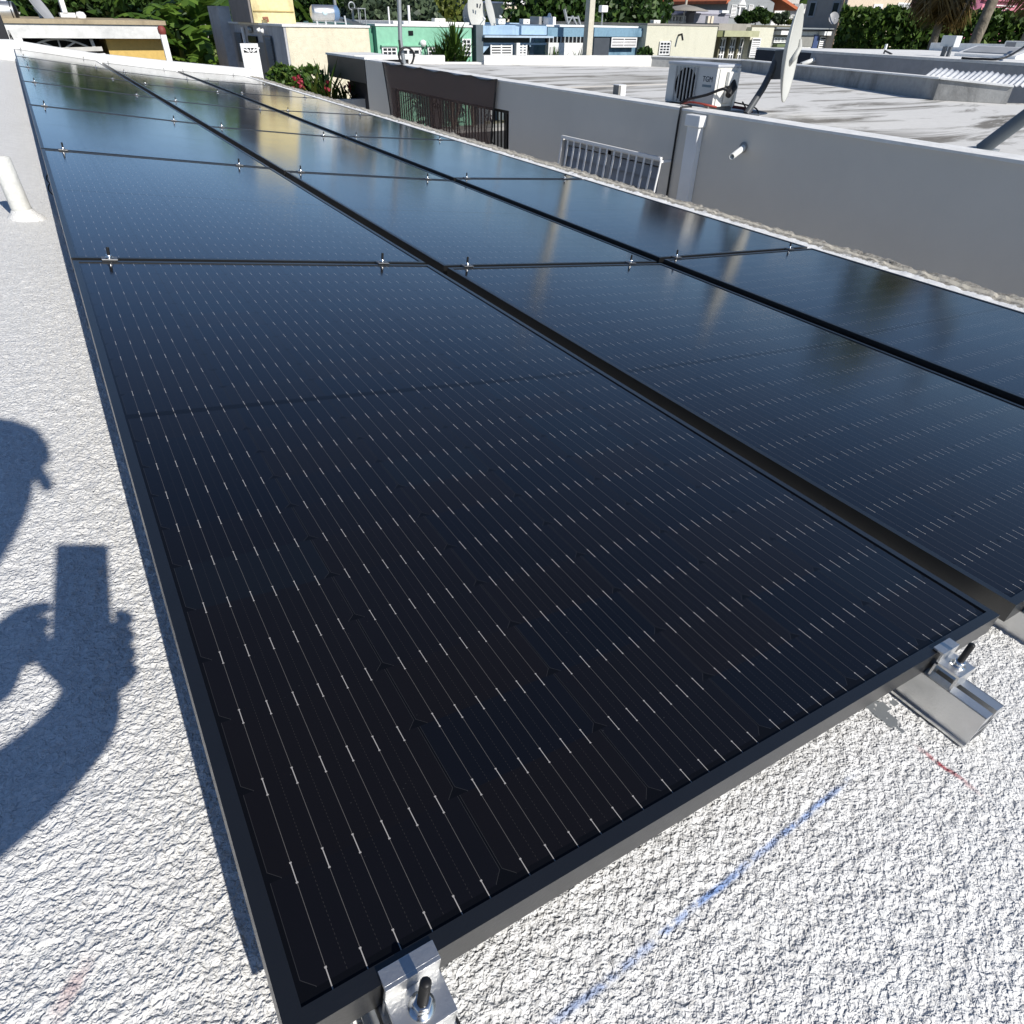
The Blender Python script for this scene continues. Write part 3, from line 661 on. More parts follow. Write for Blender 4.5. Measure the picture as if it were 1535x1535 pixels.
def cable(name, pts, r, m, label, n=24):
    P = [Vector(p) for p in pts]; out = []
    P = [P[0]] + P + [P[-1]]
    for i in range(1, len(P) - 2):
        for t in np.linspace(0, 1, 8, endpoint=False):
            p0, p1, p2, p3 = P[i - 1:i + 3]; out.append(.5 * ((2 * p1) + (p2 - p0) * t + (2 * p0 - 5 * p1 + 4 * p2 - p3) * t * t + (3 * p1 - p0 - 3 * p2 + p3) * t ** 3))
    out.append(P[-1]); b = MB(); b.tube(out, r, 6); o = b.build(name, m, org=out[-1]); props(o, label, "cable"); return o
cable("power_cable", [i0 + Vector((-.08, -.03, -.06)), (ax0 + .03, q1 - .10, zb + .16), (ax0 - .06, q1 + .04, zb + .10), (ax0 - .13, q1 + .22, zb + .05), (WX + .12, q1 + .29, wtop(5.6) + .03)], .013, M_black, "thick black cable drooping from the air conditioner across its front to the wall")
M_red = plain("red_wire", (.30, .045, .03), .5)
cable("red_hose", [(ax0 - .12, q1 + .30, CZ - .66), (ax0 - .17, q1 + .12, CZ - .63), (ax0 - .12, q1 - .04, CZ - .64), (ax0 - .02, q1 - .08, CZ - .66), (ax0 - .06, q1 + .05, CZ - .65)], .009, M_red, "red hose coiled on the wall top at the foot of the air conditioner")
cable("dark_hose", [(ax0 + .28, q1 - .02, ztp - .33), (ax0 + .40, q1 - .16, ztp - .36), (ax0 + .42, q1 - .2, ztp - .47), (ax0 + .33, q1 - .14, CZ - .68)], .014, plain("dark_red_hose", (.10, .02, .02), .5), "dark red hose looping behind the air conditioner to the roof")
cable("thin_wire", [(ax0 + .28, q1 - .02, ztp - .29), (ax0 + .44, q1 - .2, ztp - .34), (ax0 + .44, q1 - .22, ztp - .46), (ax0 + .30, q1 - .12, CZ - .62)], .007, M_black, "thin black wire bowing out behind the air conditioner")

# small vent stub on the neighbour roof
q = at(927, 146, z=CZ - .705); t = thing("vent_stub", "short white square vent stub on the weathered roof near the wall edge", "vent", q)
b = MB(); b.box(q.x - .05, q.x + .05, q.y - .05, q.y + .05, q.z - .01, q.z + .12); b.build("duct", M_cement, t); b = MB(); b.box(q.x - .02, q.x + .055, q.y - .056, q.y - .051, q.z, q.z + .12); b.box(q.x - .055, q.x + .055, q.y - .056, q.y + .055, q.z + .121, q.z + .128); b.build("cap", M_trim, t)

# ------------------------------------------------------------------ satellite dish
def dish(name, label, c, aim, dia, m, foot=None, arm_m=None, feed=True, tall=1.08):
    c = Vector(c); n = Vector(aim).normalized(); t = thing(name, label, "satellite dish", foot if foot is not None else c)
    up = Vector((0, 0, 1)); x = up.cross(n).normalized(); y = n.cross(x); b = MB(); Rr = dia / 2; depth = dia * .09; N = 32; rings = [0.001, .3, .55, .8, .96, 1.]
    V = []; F = []
    for back in (0, 1):
        for r in rings:
            for k in range(N):
                a = 2 * math.pi * k / N; V.append(c + x * Rr * r * math.cos(a) + y * Rr * tall * r * math.sin(a) + n * (depth * (r * r - 1) + (-.014 if back else 0)))
    K = len(rings)
    for i in range(K - 1):
        for k in range(N):
            k2 = (k + 1) % N; F.append((i * N + k, i * N + k2, (i + 1) * N + k2, (i + 1) * N + k)); F.append((K * N + i * N + k2, K * N + i * N + k, K * N + (i + 1) * N + k, K * N + (i + 1) * N + k2))
    for k in range(N): k2 = (k + 1) % N; F.append(((K - 1) * N + k, (K - 1) * N + k2, (2 * K - 1) * N + k2, (2 * K - 1) * N + k))
    b.add(V, F, 0, True); b.build("reflector", m, t)
    bk = MB(); bk.obox(c - n * (depth + .05) - y * Rr * .2, x, y, n, .06 * dia, .15 * dia, .045); bk.build("back_bracket", arm_m or M_galv, t)
    if feed:
        e = c + n * dia * .42 - y * Rr * .62; fb = MB(); fb.tube([c - y * Rr * 1.02 - n * .01, (c - y * Rr * .95 + e) / 2 - y * .02, e], .014 * max(dia, .6), 6); fb.build("feed_arm", arm_m or M_galv, t)
        fb = MB(); fb.lathe(e, c - e, [(0, -.05 * dia), (.03 * dia, -.05 * dia), (.035 * dia, .03 * dia), (.05 * dia, .07 * dia), (0, .07 * dia)], 12); fb.build("feed_horn", M_trim, t)
    if foot is not None:
        fo = Vector(foot); j = c - n * (depth + .08) - y * Rr * .25; fb = MB(); fb.tube([fo, fo + (j - fo) * .62 - Vector((0, 0, .02)), fo + (j - fo) * .86 + Vector((0, 0, .01)), j + Vector((0, 0, .10))], .032 if dia > .7 else .022, 10); fb.build("mast", arm_m or M_galv, t)
        fb = MB(); fb.obox(fo, (1, 0, 0), (0, 1, 0), (0, 0, 1), .09, .09, .012); fb.build("base_plate", arm_m or M_galv, t)
    return t
M_dish = plain("pale_grey_dish", (.50, .50, .46), .5, var=.06); M_dgrey = plain("dark_grey_mast", (.10, .105, .11), .45, .3)
fo = at(1118, 172, z=CZ - .70)
dc = at(1189, 82, y=5.05); vd = Vector((dc.x, dc.y, 0)).normalized(); pr = Vector((vd.y, -vd.x, 0))
sd = dish("satellite_dish", "large pale satellite dish seen nearly edge-on, on a bent grey arm beside the air conditioner", dc, pr * .95 - vd * .12 + Vector((0, 0, .05)), .78, M_dish, fo, M_dgrey, False, 1.0)
# feed arm shadow shape: the crescent arm in front of the bowl
b = MB(); e0 = at(1176, 86, y=4.95); b.tube([at(1200, 60, y=4.9), at(1199, 72, y=4.82), at(1192, 84, y=4.8), at(1186, 92, y=4.82), at(1184, 98, y=4.9)], [.012, .02, .026, .022, .01], 8); b.build("feed_arm", M_dish, sd)
# sloping pole at the right edge of the picture
q = at(1470, 225, z=CZ - .71); q2 = at(1560, 158, y=q.y - .25); b = MB()
t = thing("antenna_mast", "thick sloping grey pole rising from the roof at the right edge", "mast", q); b.tube([q, q2 + (q2 - q) * .6], .05, 14); b.build("pole", plain("mast_grey", (.13, .15, .165), .5), t)
b = MB(); b.obox(q, (1, 0, 0), (0, 1, 0), (0, 0, 1), .09, .09, .012); b.build("base_plate", M_galv, t)
# corrugated sheet on the bare parapet
c0, c1, c2, c3 = at(1383, 116, y=5.9), at(1400, 103, y=6.6), at(1580, 115, y=5.3), at(1560, 134, y=4.6)
n1, n2 = 150, 4; X = np.zeros((n2, n1)); Y = X.copy(); Z = X.copy()
for i in range(n2):
    for j in range(n1):
        s, t_ = j / (n1 - 1), i / (n2 - 1); p_ = (c0 * (1 - s) + c3 * s) * (1 - t_) + (c1 * (1 - s) + c2 * s) * t_; X[i, j], Y[i, j] = p_.x, p_.y; Z[i, j] = p_.z + .010 * math.sin(s * 130) + .012 * math.sin(s * 17)
o = grid_obj("corrugated_sheet", X, Y, Z, plain("white_corrugated_metal", (.62, .63, .64), .5, var=.15, scale=4), org=(c0.x, c0.y, c0.z)); o.modifiers.new("thickness", 'SOLIDIFY').thickness = .004
props(o, "white corrugated metal sheet lying over the bare grey parapet", "metal sheet")
# mast with coiled cable at the far corner of the roof edge
q = at(606, 92, x=WX + .12); q.z = wtop(q.y); top = at(597, -40, y=q.y)
t = thing("conduit_mast", "tall grey conduit mast at the roof edge above the shade cloth", "mast", q)
b = MB(); b.tube([q, at(603, 80, y=q.y), at(600, 60, y=q.y), top], .035, 10); b.build("pole", M_galv, t)
b = MB(); cc = at(609, 85, y=q.y - .1); b.tube([cc + Vector((.14 * math.cos(a) * (1 + .06 * math.sin(3 * a)), -.02 + .01 * a / 6, .13 * math.sin(a))) for a in np.linspace(0, 13, 60)], .016, 6)
b.tube([at(598, 60, y=q.y - .05), at(600, 76, y=q.y - .06), cc + Vector((-.13, 0, 0))], .016, 6); o = b.build("coiled_cable", M_black, org=cc); props(o, "coil of black cable tied to the conduit mast at the roof edge", "cable")

# ------------------------------------------------------------------ vegetation helpers
def leaf_quads(P, size, rnd, stretch=1.7, tilt=None, curl=.25):
    """one bent leaf (two quads as 6 verts) per point"""
    n = len(P); d = rnd.normal(size=(n, 3)); 
    if tilt is not None: d += np.asarray(tilt)
    d /= np.linalg.norm(d, axis=1)[:, None]; a = rnd.normal(size=(n, 3)); a -= d * (a * d).sum(1)[:, None]; a /= np.linalg.norm(a, axis=1)[:, None]
    nrm = np.cross(d, a); s = size * rnd.uniform(.6, 1.35, (n, 1)); L = d * s * stretch * .5; W = a * s * .5; C_ = nrm * s * curl
    V = np.concatenate([P - L, P - L * .1 + W + C_, P + L, P - L * .1 - W + C_], 1).reshape(-1, 3); i = np.arange(n)[:, None] * 4
    return V, np.concatenate([i, i + 1, i + 2, i + 3], 1)
LM_dark = leafmat("dark_leaves", (.012, .030, .008), (.055, .115, .022), (.10, .16, .03))
LM_mid = leafmat("green_leaves", (.022, .055, .010), (.095, .17, .03), (.16, .22, .05))
LM_yel = leafmat("yellow_green_leaves", (.05, .075, .014), (.17, .20, .035), (.25, .26, .06))
LM_blue = leafmat("grey_green_leaves", (.03, .05, .03), (.10, .14, .075))
LM_dry = leafmat("dry_fronds", (.07, .045, .015), (.22, .15, .05), (.30, .22, .10))
M_bark = plain("bark", (.12, .095, .07), .9, var=.35, scale=9, bump=.02, bscale=20)
def tree(name, label, cat, base, h, w, lm, n=5000, size=.22, clumps=16, trunk=.16, seed=1, group=None, dw=None, low=.3):
    rnd = np.random.default_rng(seed); base = Vector(base); t = thing(name, label, cat, base, group); dw = dw or w
    cs = rnd.normal(size=(clumps, 3)); cs /= np.linalg.norm(cs, axis=1)[:, None]; cs *= rnd.uniform(.25, .8, (clumps, 1)) 
    cen = np.array(base) + np.array([0, 0, h * (low + 1) / 2]) + cs * np.array([w / 2, dw / 2, h * (1 - low) / 2])
    rad = rnd.uniform(.17, .33, clumps) * min(w, h * 1.2)
    b = MB(); m = base + Vector((rnd.uniform(-.1, .1) * w, 0, h * (low + .12)))
    b.tube([base - Vector((0, 0, .1)), base + (m - base) * .5 + Vector((.03 * w, 0, 0)), m], [trunk, trunk * .8, trunk * .6], 9)
    for i in range(0, clumps, 2): c_ = Vector(cen[i]); b.tube([base + (m - base) * .75, (m + c_) / 2 + Vector((0, 0, -.05 * h)), c_], [trunk * .5, trunk * .28, trunk * .1], 6)
    b.build("trunk", M_bark, t)
    k = rnd.integers(0, clumps, n); d = rnd.normal(size=(n, 3)); d /= np.linalg.norm(d, axis=1)[:, None]; d[:, 2] *= .8
    P = cen[k] + d * (rad[k] * rnd.uniform(.55, 1.08, n) ** .6)[:, None]; P[:, 2] = np.maximum(P[:, 2], base.z + .15)
    V, Q = leaf_quads(P, size, rnd, tilt=(0, 0, -.25)); link("crown", np_mesh("crown", V, Q), lm, t); return t
def palm(name, label, base, h, lean, lm, nf=18, fl=2.4, seed=1, trunk=.16, group=None, droop=1., skirt=0):
    rnd = np.random.default_rng(seed); base = Vector(base); t = thing(name, label, "palm tree", base, group); top = base + Vector((lean[0], lean[1], h)); b = MB(); pts = []; rr = []
    for i in range(24):
        s = i / 23; pts.append(base + Vector((lean[0] * s ** 1.3, lean[1] * s ** 1.3, h * s))); rr.append(trunk * (1.15 - .4 * s) * (1.06 if i % 2 else .97))
    b.tube(pts, rr, 10); b.build("trunk", plain(name + "_bark", (.19, .165, .13), .9, var=.35, scale=6, bump=.02, bscale=14), t)
    def frond(az, el, L, w):
        V = []; F = []; n = 22; p = np.array(top, float); dirh = np.array([math.cos(az), math.sin(az), 0]); side = np.array([-math.sin(az), math.cos(az), 0]); e = el
        for i in range(n):
            s = i / (n - 1); d = dirh * math.cos(e) + np.array([0, 0, math.sin(e)]); q = p + d * L / n; upv = np.cross(side, d)
            lw = w * math.sin(math.pi * min(s * .9 + .12, 1)) ** .7
            for sg in (-1, 1):
                for sub in (0, .5):
                    o_ = p + (q - p) * sub; tip = o_ + side * sg * lw * (1 + rnd.uniform(-.15, .1)) + d * lw * .55 - np.array([0, 0, 1]) * lw * (.35 + .5 * s * droop + rnd.uniform(0, .25))
                    k = len(V); wd = d * L / n * .34; V += [o_ - wd * .5, o_ + wd, tip + wd * .1, (o_ + tip) / 2 - wd * .6 + np.array([0, 0, .02])]; F.append((k, k + 1, k + 2, k + 3))
            p = q; e -= droop * .125 * (1 + s)
        return V, F
    for nm, cnt, e0, e1, mat, sc in (("crown", nf, -.15, 1.25, lm, 1.), ("dead_fronds", skirt, -1.5, -.95, LM_dry, .85)):
        if not cnt: continue
        VV = []; FF = []
        for i in range(cnt):
            V, F = frond(i * 2.399 + rnd.uniform(-.2, .2), e0 + (e1 - e0) * ((i * .618) % 1), fl * sc * rnd.uniform(.85, 1.1), fl * .22 * (1.2 if nm == "crown" else .8)); k = len(VV); VV += V; FF += [tuple(j + k for j in f) for f in F]
        link(nm, np_mesh(nm, VV, FF), mat, t)
    return t
def spiky(name, label, cat, base, r, h, n, lm, seed=1, group=None, up=.9, w=.06, stems=1):
    rnd = np.random.default_rng(seed); base = Vector(base); t = thing(name, label, cat, base, group); V = []; F = []; st = MB()
    for s_ in range(stems):
        o = np.array(base) + (np.array([rnd.uniform(-.5, .5) * r, rnd.uniform(-.3, .3) * r, h * (.25 + .6 * rnd.random())]) if stems > 1 else np.zeros(3))
        if stems > 1: st.tube([base, Vector(o)], [.03, .02], 6)
        L0 = h if stems == 1 else h * .35
        for i in range(n):
            az = rnd.uniform(0, 6.283); el = rnd.uniform(.15, 1.45) * up; dh = np.array([math.cos(az), math.sin(az), 0]); sd = np.array([-math.sin(az), math.cos(az), 0]) * w * .5; L = L0 * rnd.uniform(.7, 1.05); k = len(V)
            p0 = o; p1 = o + (dh * math.cos(el) + np.array([0, 0, math.sin(el)])) * L * .55; p2 = p1 + (dh * math.cos(el - .3) + np.array([0, 0, math.sin(el - .3)])) * L * .45
            V += [p0 - sd * .6, p0 + sd * .6, p1 + sd, p1 - sd, p2 + sd * .05, p2 - sd * .05]; F += [(k, k + 1, k + 2, k + 3), (k + 3, k + 2, k + 4, k + 5)]
    link("leaves", np_mesh("leaves", V, F), lm, t)
    if stems > 1: st.build("stem", M_bark, t)
    return t
def banana(name, label, base, h, seed, group):
    rnd = np.random.default_rng(seed); base = Vector(base); t = thing(name, label, "banana plant", base, group); b = MB()
    b.tube([base, base + Vector((.05, 0, h * .55)), base + Vector((.08, 0, h * .8))], [.13, .10, .05], 9); b.build("trunk", plain("banana_stem", (.16, .19, .07), .7, var=.3), t); V = []; F = []
    for i in range(10):
        az = i * 2.4 + rnd.uniform(-.4, .4); e = rnd.uniform(.55, 1.35); L = h * rnd.uniform(.5, .72); W = L * .135; p = np.array(base) + np.array([.08, 0, h * rnd.uniform(.62, .8)]); dh = np.array([math.cos(az), math.sin(az), 0]); sd = np.array([-math.sin(az), math.cos(az), 0]); n = 16
        for j in range(n):
            s = j / n; d = dh * math.cos(e) + np.array([0, 0, math.sin(e)]); q = p + d * L / n
            if j > 1:
                for sg in (-1, 1):
                    if rnd.random() < .12: continue
                    w0 = W * math.sin(math.pi * (s * .92 + .05)) ** .6 * rnd.uniform(.85, 1.05); k = len(V); dn = np.array([0, 0, -1]) * w0 * rnd.uniform(.1, .55)
                    V += [p, q, q + sd * sg * w0 + dn, p + sd * sg * w0 + dn]; F.append((k, k + 1, k + 2, k + 3))
            p = q; e -= rnd.uniform(.09, .16)
    link("leaves", np_mesh("leaves", V, F), LM_ban, t); return t
LM_ban = leafmat("banana_leaves", (.045, .10, .012), (.14, .24, .035), (.24, .30, .07), .35)
def leaf_wall(name, label, cat, poly, z0, z1, t_, n, size, lm, seed, group=None):
    """clipped hedge: leaves through the skin of a long box between two ground points"""
    rnd = np.random.default_rng(seed); A, B2 = Vector(poly[0]), Vector(poly[1]); th = thing(name, label, cat, (A.x, A.y, z0), group); d = B2 - A; L = d.length; d.normalize(); nr = Vector((-d.y, d.x))
    u = rnd.uniform(0, L, n); w = rnd.uniform(0, 1, n); z = rnd.uniform(0, 1, n); face = rnd.integers(0, 3, n); skin = rnd.normal(0, .08, n)
    top = z1 + .22 * (vnoise(u * .8, u * 0, seed) - .5) + .2 * (vnoise(u * 3, u * 0 + 5, seed) - .5); zz = z0 + (top - z0) * z; ww = w * t_
    ww = np.where(face == 0, skin, ww); zz = np.where(face == 1, top + skin, zz); ww = np.where(face == 2, t_ * w, ww)
    P = np.stack([A.x + d.x * u + nr.x * ww, A.y + d.y * u + nr.y * ww, np.maximum(zz, z0 + .03)], 1); V, Q = leaf_quads(P, size, rnd); link("foliage", np_mesh("foliage", V, Q), lm, th)
    b = MB()
    for i in range(int(L / .9) + 1):
        p = A + d * min(i * .9, L) + nr * t_ * .5; b.tube([(p.x, p.y, z0 - .05), (p.x + .1, p.y, z0 + (z1 - z0) * .8)], [.05, .02], 6)
    b.build("stem", M_bark, th); return th

# ------------------------------------------------------------------ facades that face the camera's side of the street
class Front:
    """a facade in the plane y = Y, measured in rows and columns of the photograph"""
    def __init__(s, Y): s.Y = Y
    def X(s, u, v): return at(u, v, y=s.Y).x
    def Z(s, u, v): return at(u, v, y=s.Y).z
    def r(s, u0, v0, u1, v1): um, vm = (u0 + u1) / 2, (v0 + v1) / 2; return s.X(u0, vm), s.X(u1, vm), s.Z(um, v0), s.Z(um, v1)
    def box(s, b, u0, v0, u1, v1, out=.05, back=.0, m=0, z1=None):
        x0, x1, zt, zb = s.r(u0, v0, u1, v1); b.box(x0, x1, s.Y - out, s.Y + back, zb if z1 is None else z1, zt, m); return x0, x1, zt, zb
    def part(s, name, parent, mat, u0, v0, u1, v1, out=.05, back=0., z1=None, bevel=0, label=None):
        b = MB(); s.box(b, u0, v0, u1, v1, out, back, 0, z1); return b.build(name, mat, parent, bevel=bevel, label=label)
    def window(s, parent, u0, v0, u1, v1, nx=2, ny=2, kind='panes', mf=None, glass=None, name='window', out=.03, bar=.05, zb=None):
        x0, x1, zt, z0 = s.r(u0, v0, u1, v1); z0 = zb if zb is not None else z0; Y = s.Y - out; b = MB(); o = .05
        b.box(x0, x0 + bar, Y - o, Y, z0, zt); b.box(x1 - bar, x1, Y - o, Y, z0, zt); b.box(x0 + bar, x1 - bar, Y - o, Y, zt - bar, zt); b.box(x0 + bar, x1 - bar, Y - o, Y, z0, z0 + bar)
        w, h = x1 - x0 - 2 * bar, zt - z0 - 2 * bar; tb = bar * .7
        for i in range(1, nx): xx = x0 + bar + w * i / nx; b.box(xx - tb / 2, xx + tb / 2, Y - o * .9, Y, z0 + bar, zt - bar)
        for j in range(1, ny):
            zz = z0 + bar + h * j / ny
            if kind == 'panes':
                for i in range(nx):
                    xa = x0 + bar + w * i / nx + (tb / 2 if i else 0); xb = x0 + bar + w * (i + 1) / nx - (tb / 2 if i < nx - 1 else 0); b.box(xa, xb, Y - o * .8, Y, zz - tb / 2, zz + tb / 2)
            else: lw = h / ny * .42; b.hexa([(x0 + bar, Y - o * 1.2, zz - lw), (x1 - bar, Y - o * 1.2, zz - lw), (x1 - bar, Y - o, zz - lw), (x0 + bar, Y - o, zz - lw), (x0 + bar, Y - .018, zz + lw * .4), (x1 - bar, Y - .018, zz + lw * .4), (x1 - bar, Y, zz + lw * .4), (x0 + bar, Y, zz + lw * .4)])
        fo = b.build(name, mf or M_trim, parent); g = MB(); g.box(x0 + bar * .5, x1 - bar * .5, s.Y - out + .002, s.Y - .002 + .012, z0 + bar * .5, zt - bar * .5); g.build("pane", glass or M_glass, fo); return fo
def shell(name, label, cat, Y, u0, u1, v, depth, mat, vm=None, roofm=None, top=None, group=None, slab=True):
    f = Front(Y); x0, x1 = f.X(u0, vm or v + 20), f.X(u1, vm or v + 20); zt = top if top is not None else f.Z((u0 + u1) / 2, v); t = thing(name, label, cat, ((x0 + x1) / 2, Y + depth / 2, 0), group)
    b = MB(); b.box(x0, x1, Y, Y + depth, 0, zt); b.build("wall", mat, t)
    if slab: b = MB(); b.box(x0 - .04, x1 + .04, Y - .04, Y + depth, zt + .002, zt + .07); b.build("roof", roofm or M_white, t)
    return t, f, x0, x1, zt
def rooftop_ac(name, label, f, u0, v0, u1, v1, back=.35, m=None, group="air conditioners on the far roofs"):
    x0, x1, zt, zb = f.r(u0, v0, u1, v1); t = thing(name, label, "air conditioner", ((x0 + x1) / 2, f.Y, zb), group); b = MB(); b.box(x0, x1, f.Y, f.Y + back, zb, zt); b.build("casing", m or M_ac, t, bevel=.02)
    b = MB(); r_ = min(x1 - x0, zt - zb) * .4; b.lathe((x0 + (x1 - x0) * .42, f.Y - .004, (zt + zb) / 2), (0, 1, 0), [(r_, 0), (r_, .01), (r_ * .2, .012), (0, .012)], 24); b.lathe((x0 + (x1 - x0) * .42, f.Y - .012, (zt + zb) / 2), (0, -1, 0), [(0, 0), (r_ * .2, 0), (r_ * .22, -.01)], 12); b.build("fan_grille", M_dark, t)
    b = MB(); b.box(x0 + .05, x1 - .05, f.Y + .02, f.Y + back - .02, zb - .10, zb - .002); b.build("stand", M_cement, t); return t

# ---- yellow house with carport, far left (Y = 25)
M_yellow = stained("yellow_plaster", (.62, .43, .14), (.45, .30, .10), .4, 1.); M_ltan = stained("tan_edge", (.40, .33, .22), (.2, .16, .11), .6, 2)
f = Front(25); x0, x1 = f.X(-90, 80), f.X(249, 80)
yh = thing("yellow_house", "yellow house with broad pale roof fascia and dark arched carport, far left", "house", ((x0 + x1) / 2, 29, 0))
zs = f.Z(120, 57); xg0, xg1 = f.X(36, 66), f.X(153, 66)
b = MB(); b.box(xg1 + .12, x1, 25, 33, 0, zs); b.box(xg0, xg1 + .12, 29, 33, 0, zs); b.box(x0, xg0 - .5, 25, 33, 0, zs); b.build("wall", M_yellow, yh)
b = MB(); zt = f.Z(120, 36); b.box(x0 - .3, f.X(243, 45), 24.6, 33.3, zs + .003, zt); b.build("roof", stained("pale_fascia", (.68, .68, .66), (.36, .37, .37), .55, 1.1, streak=(.5, 1, 1)), yh)
b = MB(); b.box(x0 - .33, f.X(244, 33), 24.55, 33.3, zt + .003, f.Z(120, 29)); b.build("roof_edge", M_ltan, yh)
b = MB(); b.box(xg0 - .5, xg0, 24.6, 25.2, 0, zs); b.box(xg0, xg1 + .12, 28.9, 28.99, 0, zs - .02, 1); b.build("column", [M_white, M_dark], yh)
b = MB(); f2 = Front(24.9); zc0, zc1 = f2.Z(95, 76), f2.Z(95, 58.5); xa, xb = f2.X(38, 68), f2.X(139, 68); xm = (xa + xb) / 2
arc = [(xa + (xb - xa) * i / 16, 24.9, zc0 + (zc1 - zc0) * math.sin(math.pi * i / 16) ** .8) for i in range(17)]; b.tube(arc, .025, 6)
for i in (4, 8, 12): b.tube([(xm, 24.9, zc0), arc[i]], .022, 6)
b.beam((xa, 24.9, zc0), (f2.X(153, 72), 24.9, f2.Z(150, 73)), .1); b.beam((f2.X(141, 68), 24.9, zc0), (f2.X(137, 62), 24.9, zc1), .08); b.build("arch_grille", plain("pale_grille", (.5, .49, .46), .5), yh)
b = MB(); b.box(xa, xg1, 24.85, 25.0, 0, zc0 - .06); b.build("carport_gate", M_white, yh)
# furniture of its roof
t = thing("white_house", "tall white house rising behind the yellow house roof, far left", "house", (f.X(20, 10), 40, 0)); f3 = Front(38); b = MB(); b.box(f3.X(-160, 10), f3.X(92, 10), 38, 46, 0, f3.Z(40, -25)); b.build("wall", M_white, t); b = MB(); b.box(f3.X(-160, 10), f3.X(95, 10), 37.8, 46.2, f3.Z(40, -25) + .003, f3.Z(40, -29)); b.build("roof", M_white, t)
f3.window(t, -60, -10, -20, 12, 2, 5, 'louvre')
def tank(name, label, f, uc, vc, ru, length, m, dark=True, off=0.):
    c_ = at(uc, vc, y=f.Y); r_ = ru * np.dot(np.array([c_.x, c_.y, c_.z - CZ]), CF) / FPX; t = thing(name, label, "water tank", (c_.x, c_.y, c_.z - r_)); b = MB(); b.lathe(c_, (-1, .15, 0), [(0, -.06), (r_ * .7, -.05), (r_, 0), (r_, length), (r_ * .7, length + .05), (0, length + .06)], 24); b.build("tank", m, t)
    b = MB(); b.lathe(c_, (1, -.15, 0), [(r_ * 1.02, -.06), (r_ * .95, .03), (r_ * .6, .07), (0, .08)], 24); b.build("end_cap", M_dark if dark else m, t)
    b = MB(); 
    for k_ in (.2, length - .2): p = c_ + Vector((-1, .15, 0)) * k_; b.box(p.x - .04, p.x + .04, p.y - r_, p.y + r_, c_.z - r_ - .12, c_.z - r_ * .8)
    b.build("cradle", M_galv, t); return t
f4 = Front(26.5); tank("water_tank", "cylindrical grey water tank with black end cap on the yellow house roof", f4, 22, 17, 12, 1.6, M_alu)
dish("satellite_dish", "grey mesh satellite dish tilted over the roof of the yellow house", at(60, 9, y=26.4), (.75, -.30, .45), .86, plain("mesh_grey", (.34, .35, .36), .6, var=.1), at(62, 29, y=26.4), M_galv, False, 1.25)
b = MB(); f4 = Front(29); x_ = f4.X(99, 15); t = thing("roof_cabinet", "white ventilated box standing on the yellow house roof before dark trees", "roof cabinet", (x_, 29, f4.Z(99, 28)));
f4.box(b, 90, -4, 97, 20, .3, .3); b.build("post", M_trim, t); b = MB(); f4.box(b, 90, 19, 112, 26, .3, .4); b.build("plinth", M_white, t); b = MB(); b.lathe(at(121, 23, y=29), (0, 0, 1), [(.12, -.1), (.15, 0), (.1, .08), (0, .1)], 14); b.build("vent_cap", M_trim, t)
# post beside it
p = at(250, 95, y=23.5); q = at(244, 52, y=23.5); t = thing("gate_post", "slim white post with dark red cap right of the yellow house", "post", (q.x, 23.5, 0)); b = MB(); b.box(q.x - .07, q.x + .07, 23.4, 23.55, 0, q.z); b.build("shaft", M_trim, t); b = MB(); b.lathe((q.x, 23.5, q.z), (0, 0, 1), [(.07, 0), (.1, .04), (.1, .14), (.06, .19), (0, .2)], 12); b.build("cap", plain("dark_red_cap", (.22, .05, .04), .6), t)
# balustrade house behind the bananas
t, f5, a0_, a1_, z_ = shell("balcony_house", "pale house with white vase-shaped balusters above the banana plants", "house", 40, 215, 310, 22, 8, stained("aged_stucco", (.42, .40, .36), (.2, .19, .17), .7, 1))
b = MB(); f5.box(b, 221, 21, 284, 26, .5, .0); b.build("ledge", M_white, t)
for i in range(9):
    u = 226 + i * 7; q = at(u, 20.5, y=39.7); b = MB(); hgt = at(u, -8, y=39.7).z - q.z; b.lathe(q, (0, 0, 1), [(.16, 0), (.14, .1 * hgt), (.2, .3 * hgt), (.1, .7 * hgt), (.15, .9 * hgt), (.15, hgt)], 10); b.build("baluster", M_white, t)
for i, (u, v, Y, h, sd) in enumerate(((262, 45, 30.5, 4.3, 3), (300, 30, 31.5, 5.0, 4), (325, 20, 34, 5.4, 5), (285, 60, 29.5, 3.4, 6), (315, 60, 30, 3.6, 9), (345, 10, 36, 6.2, 10))):
    q = at(u, v, y=Y); banana("banana_plant", ["young banana plant at the foot of the clump beside the white post", "banana plant with a broad torn leaf in the middle of the clump", "tall banana plant at the back, near the dark grey house", "low banana plant directly behind the parked car's roof", "banana plant with hanging leaf next to the dark grey pilaster", "tallest banana plant, its leaves behind the grey pilaster top"][i], (q.x, Y, 0), h, sd, "banana plants between the houses")
tree("broadleaf_tree", "dense dark tree directly behind the roof of the yellow house", "tree", (at(150, 20, y=34).x - .5, 34, 0), 7.4, 4.0, LM_dark, 10000, .22, 22, .2, 11, "trees on the block", low=.15)
tree("broadleaf_tree", "dark tree crown between the yellow house roof and the balusters", "tree", (at(215, 20, y=37).x, 37, 0), 5.2, 3.6, LM_dark, 8000, .22, 18, .2, 12, "trees on the block", low=.2)
tree("broadleaf_tree", "dark leafy tree behind the banana plants and grey house", "tree", (at(318, 20, y=42).x, 42, 0), 5.4, 5, LM_mid, 8000, .28, 20, .2, 13, "trees on the block", low=.1)
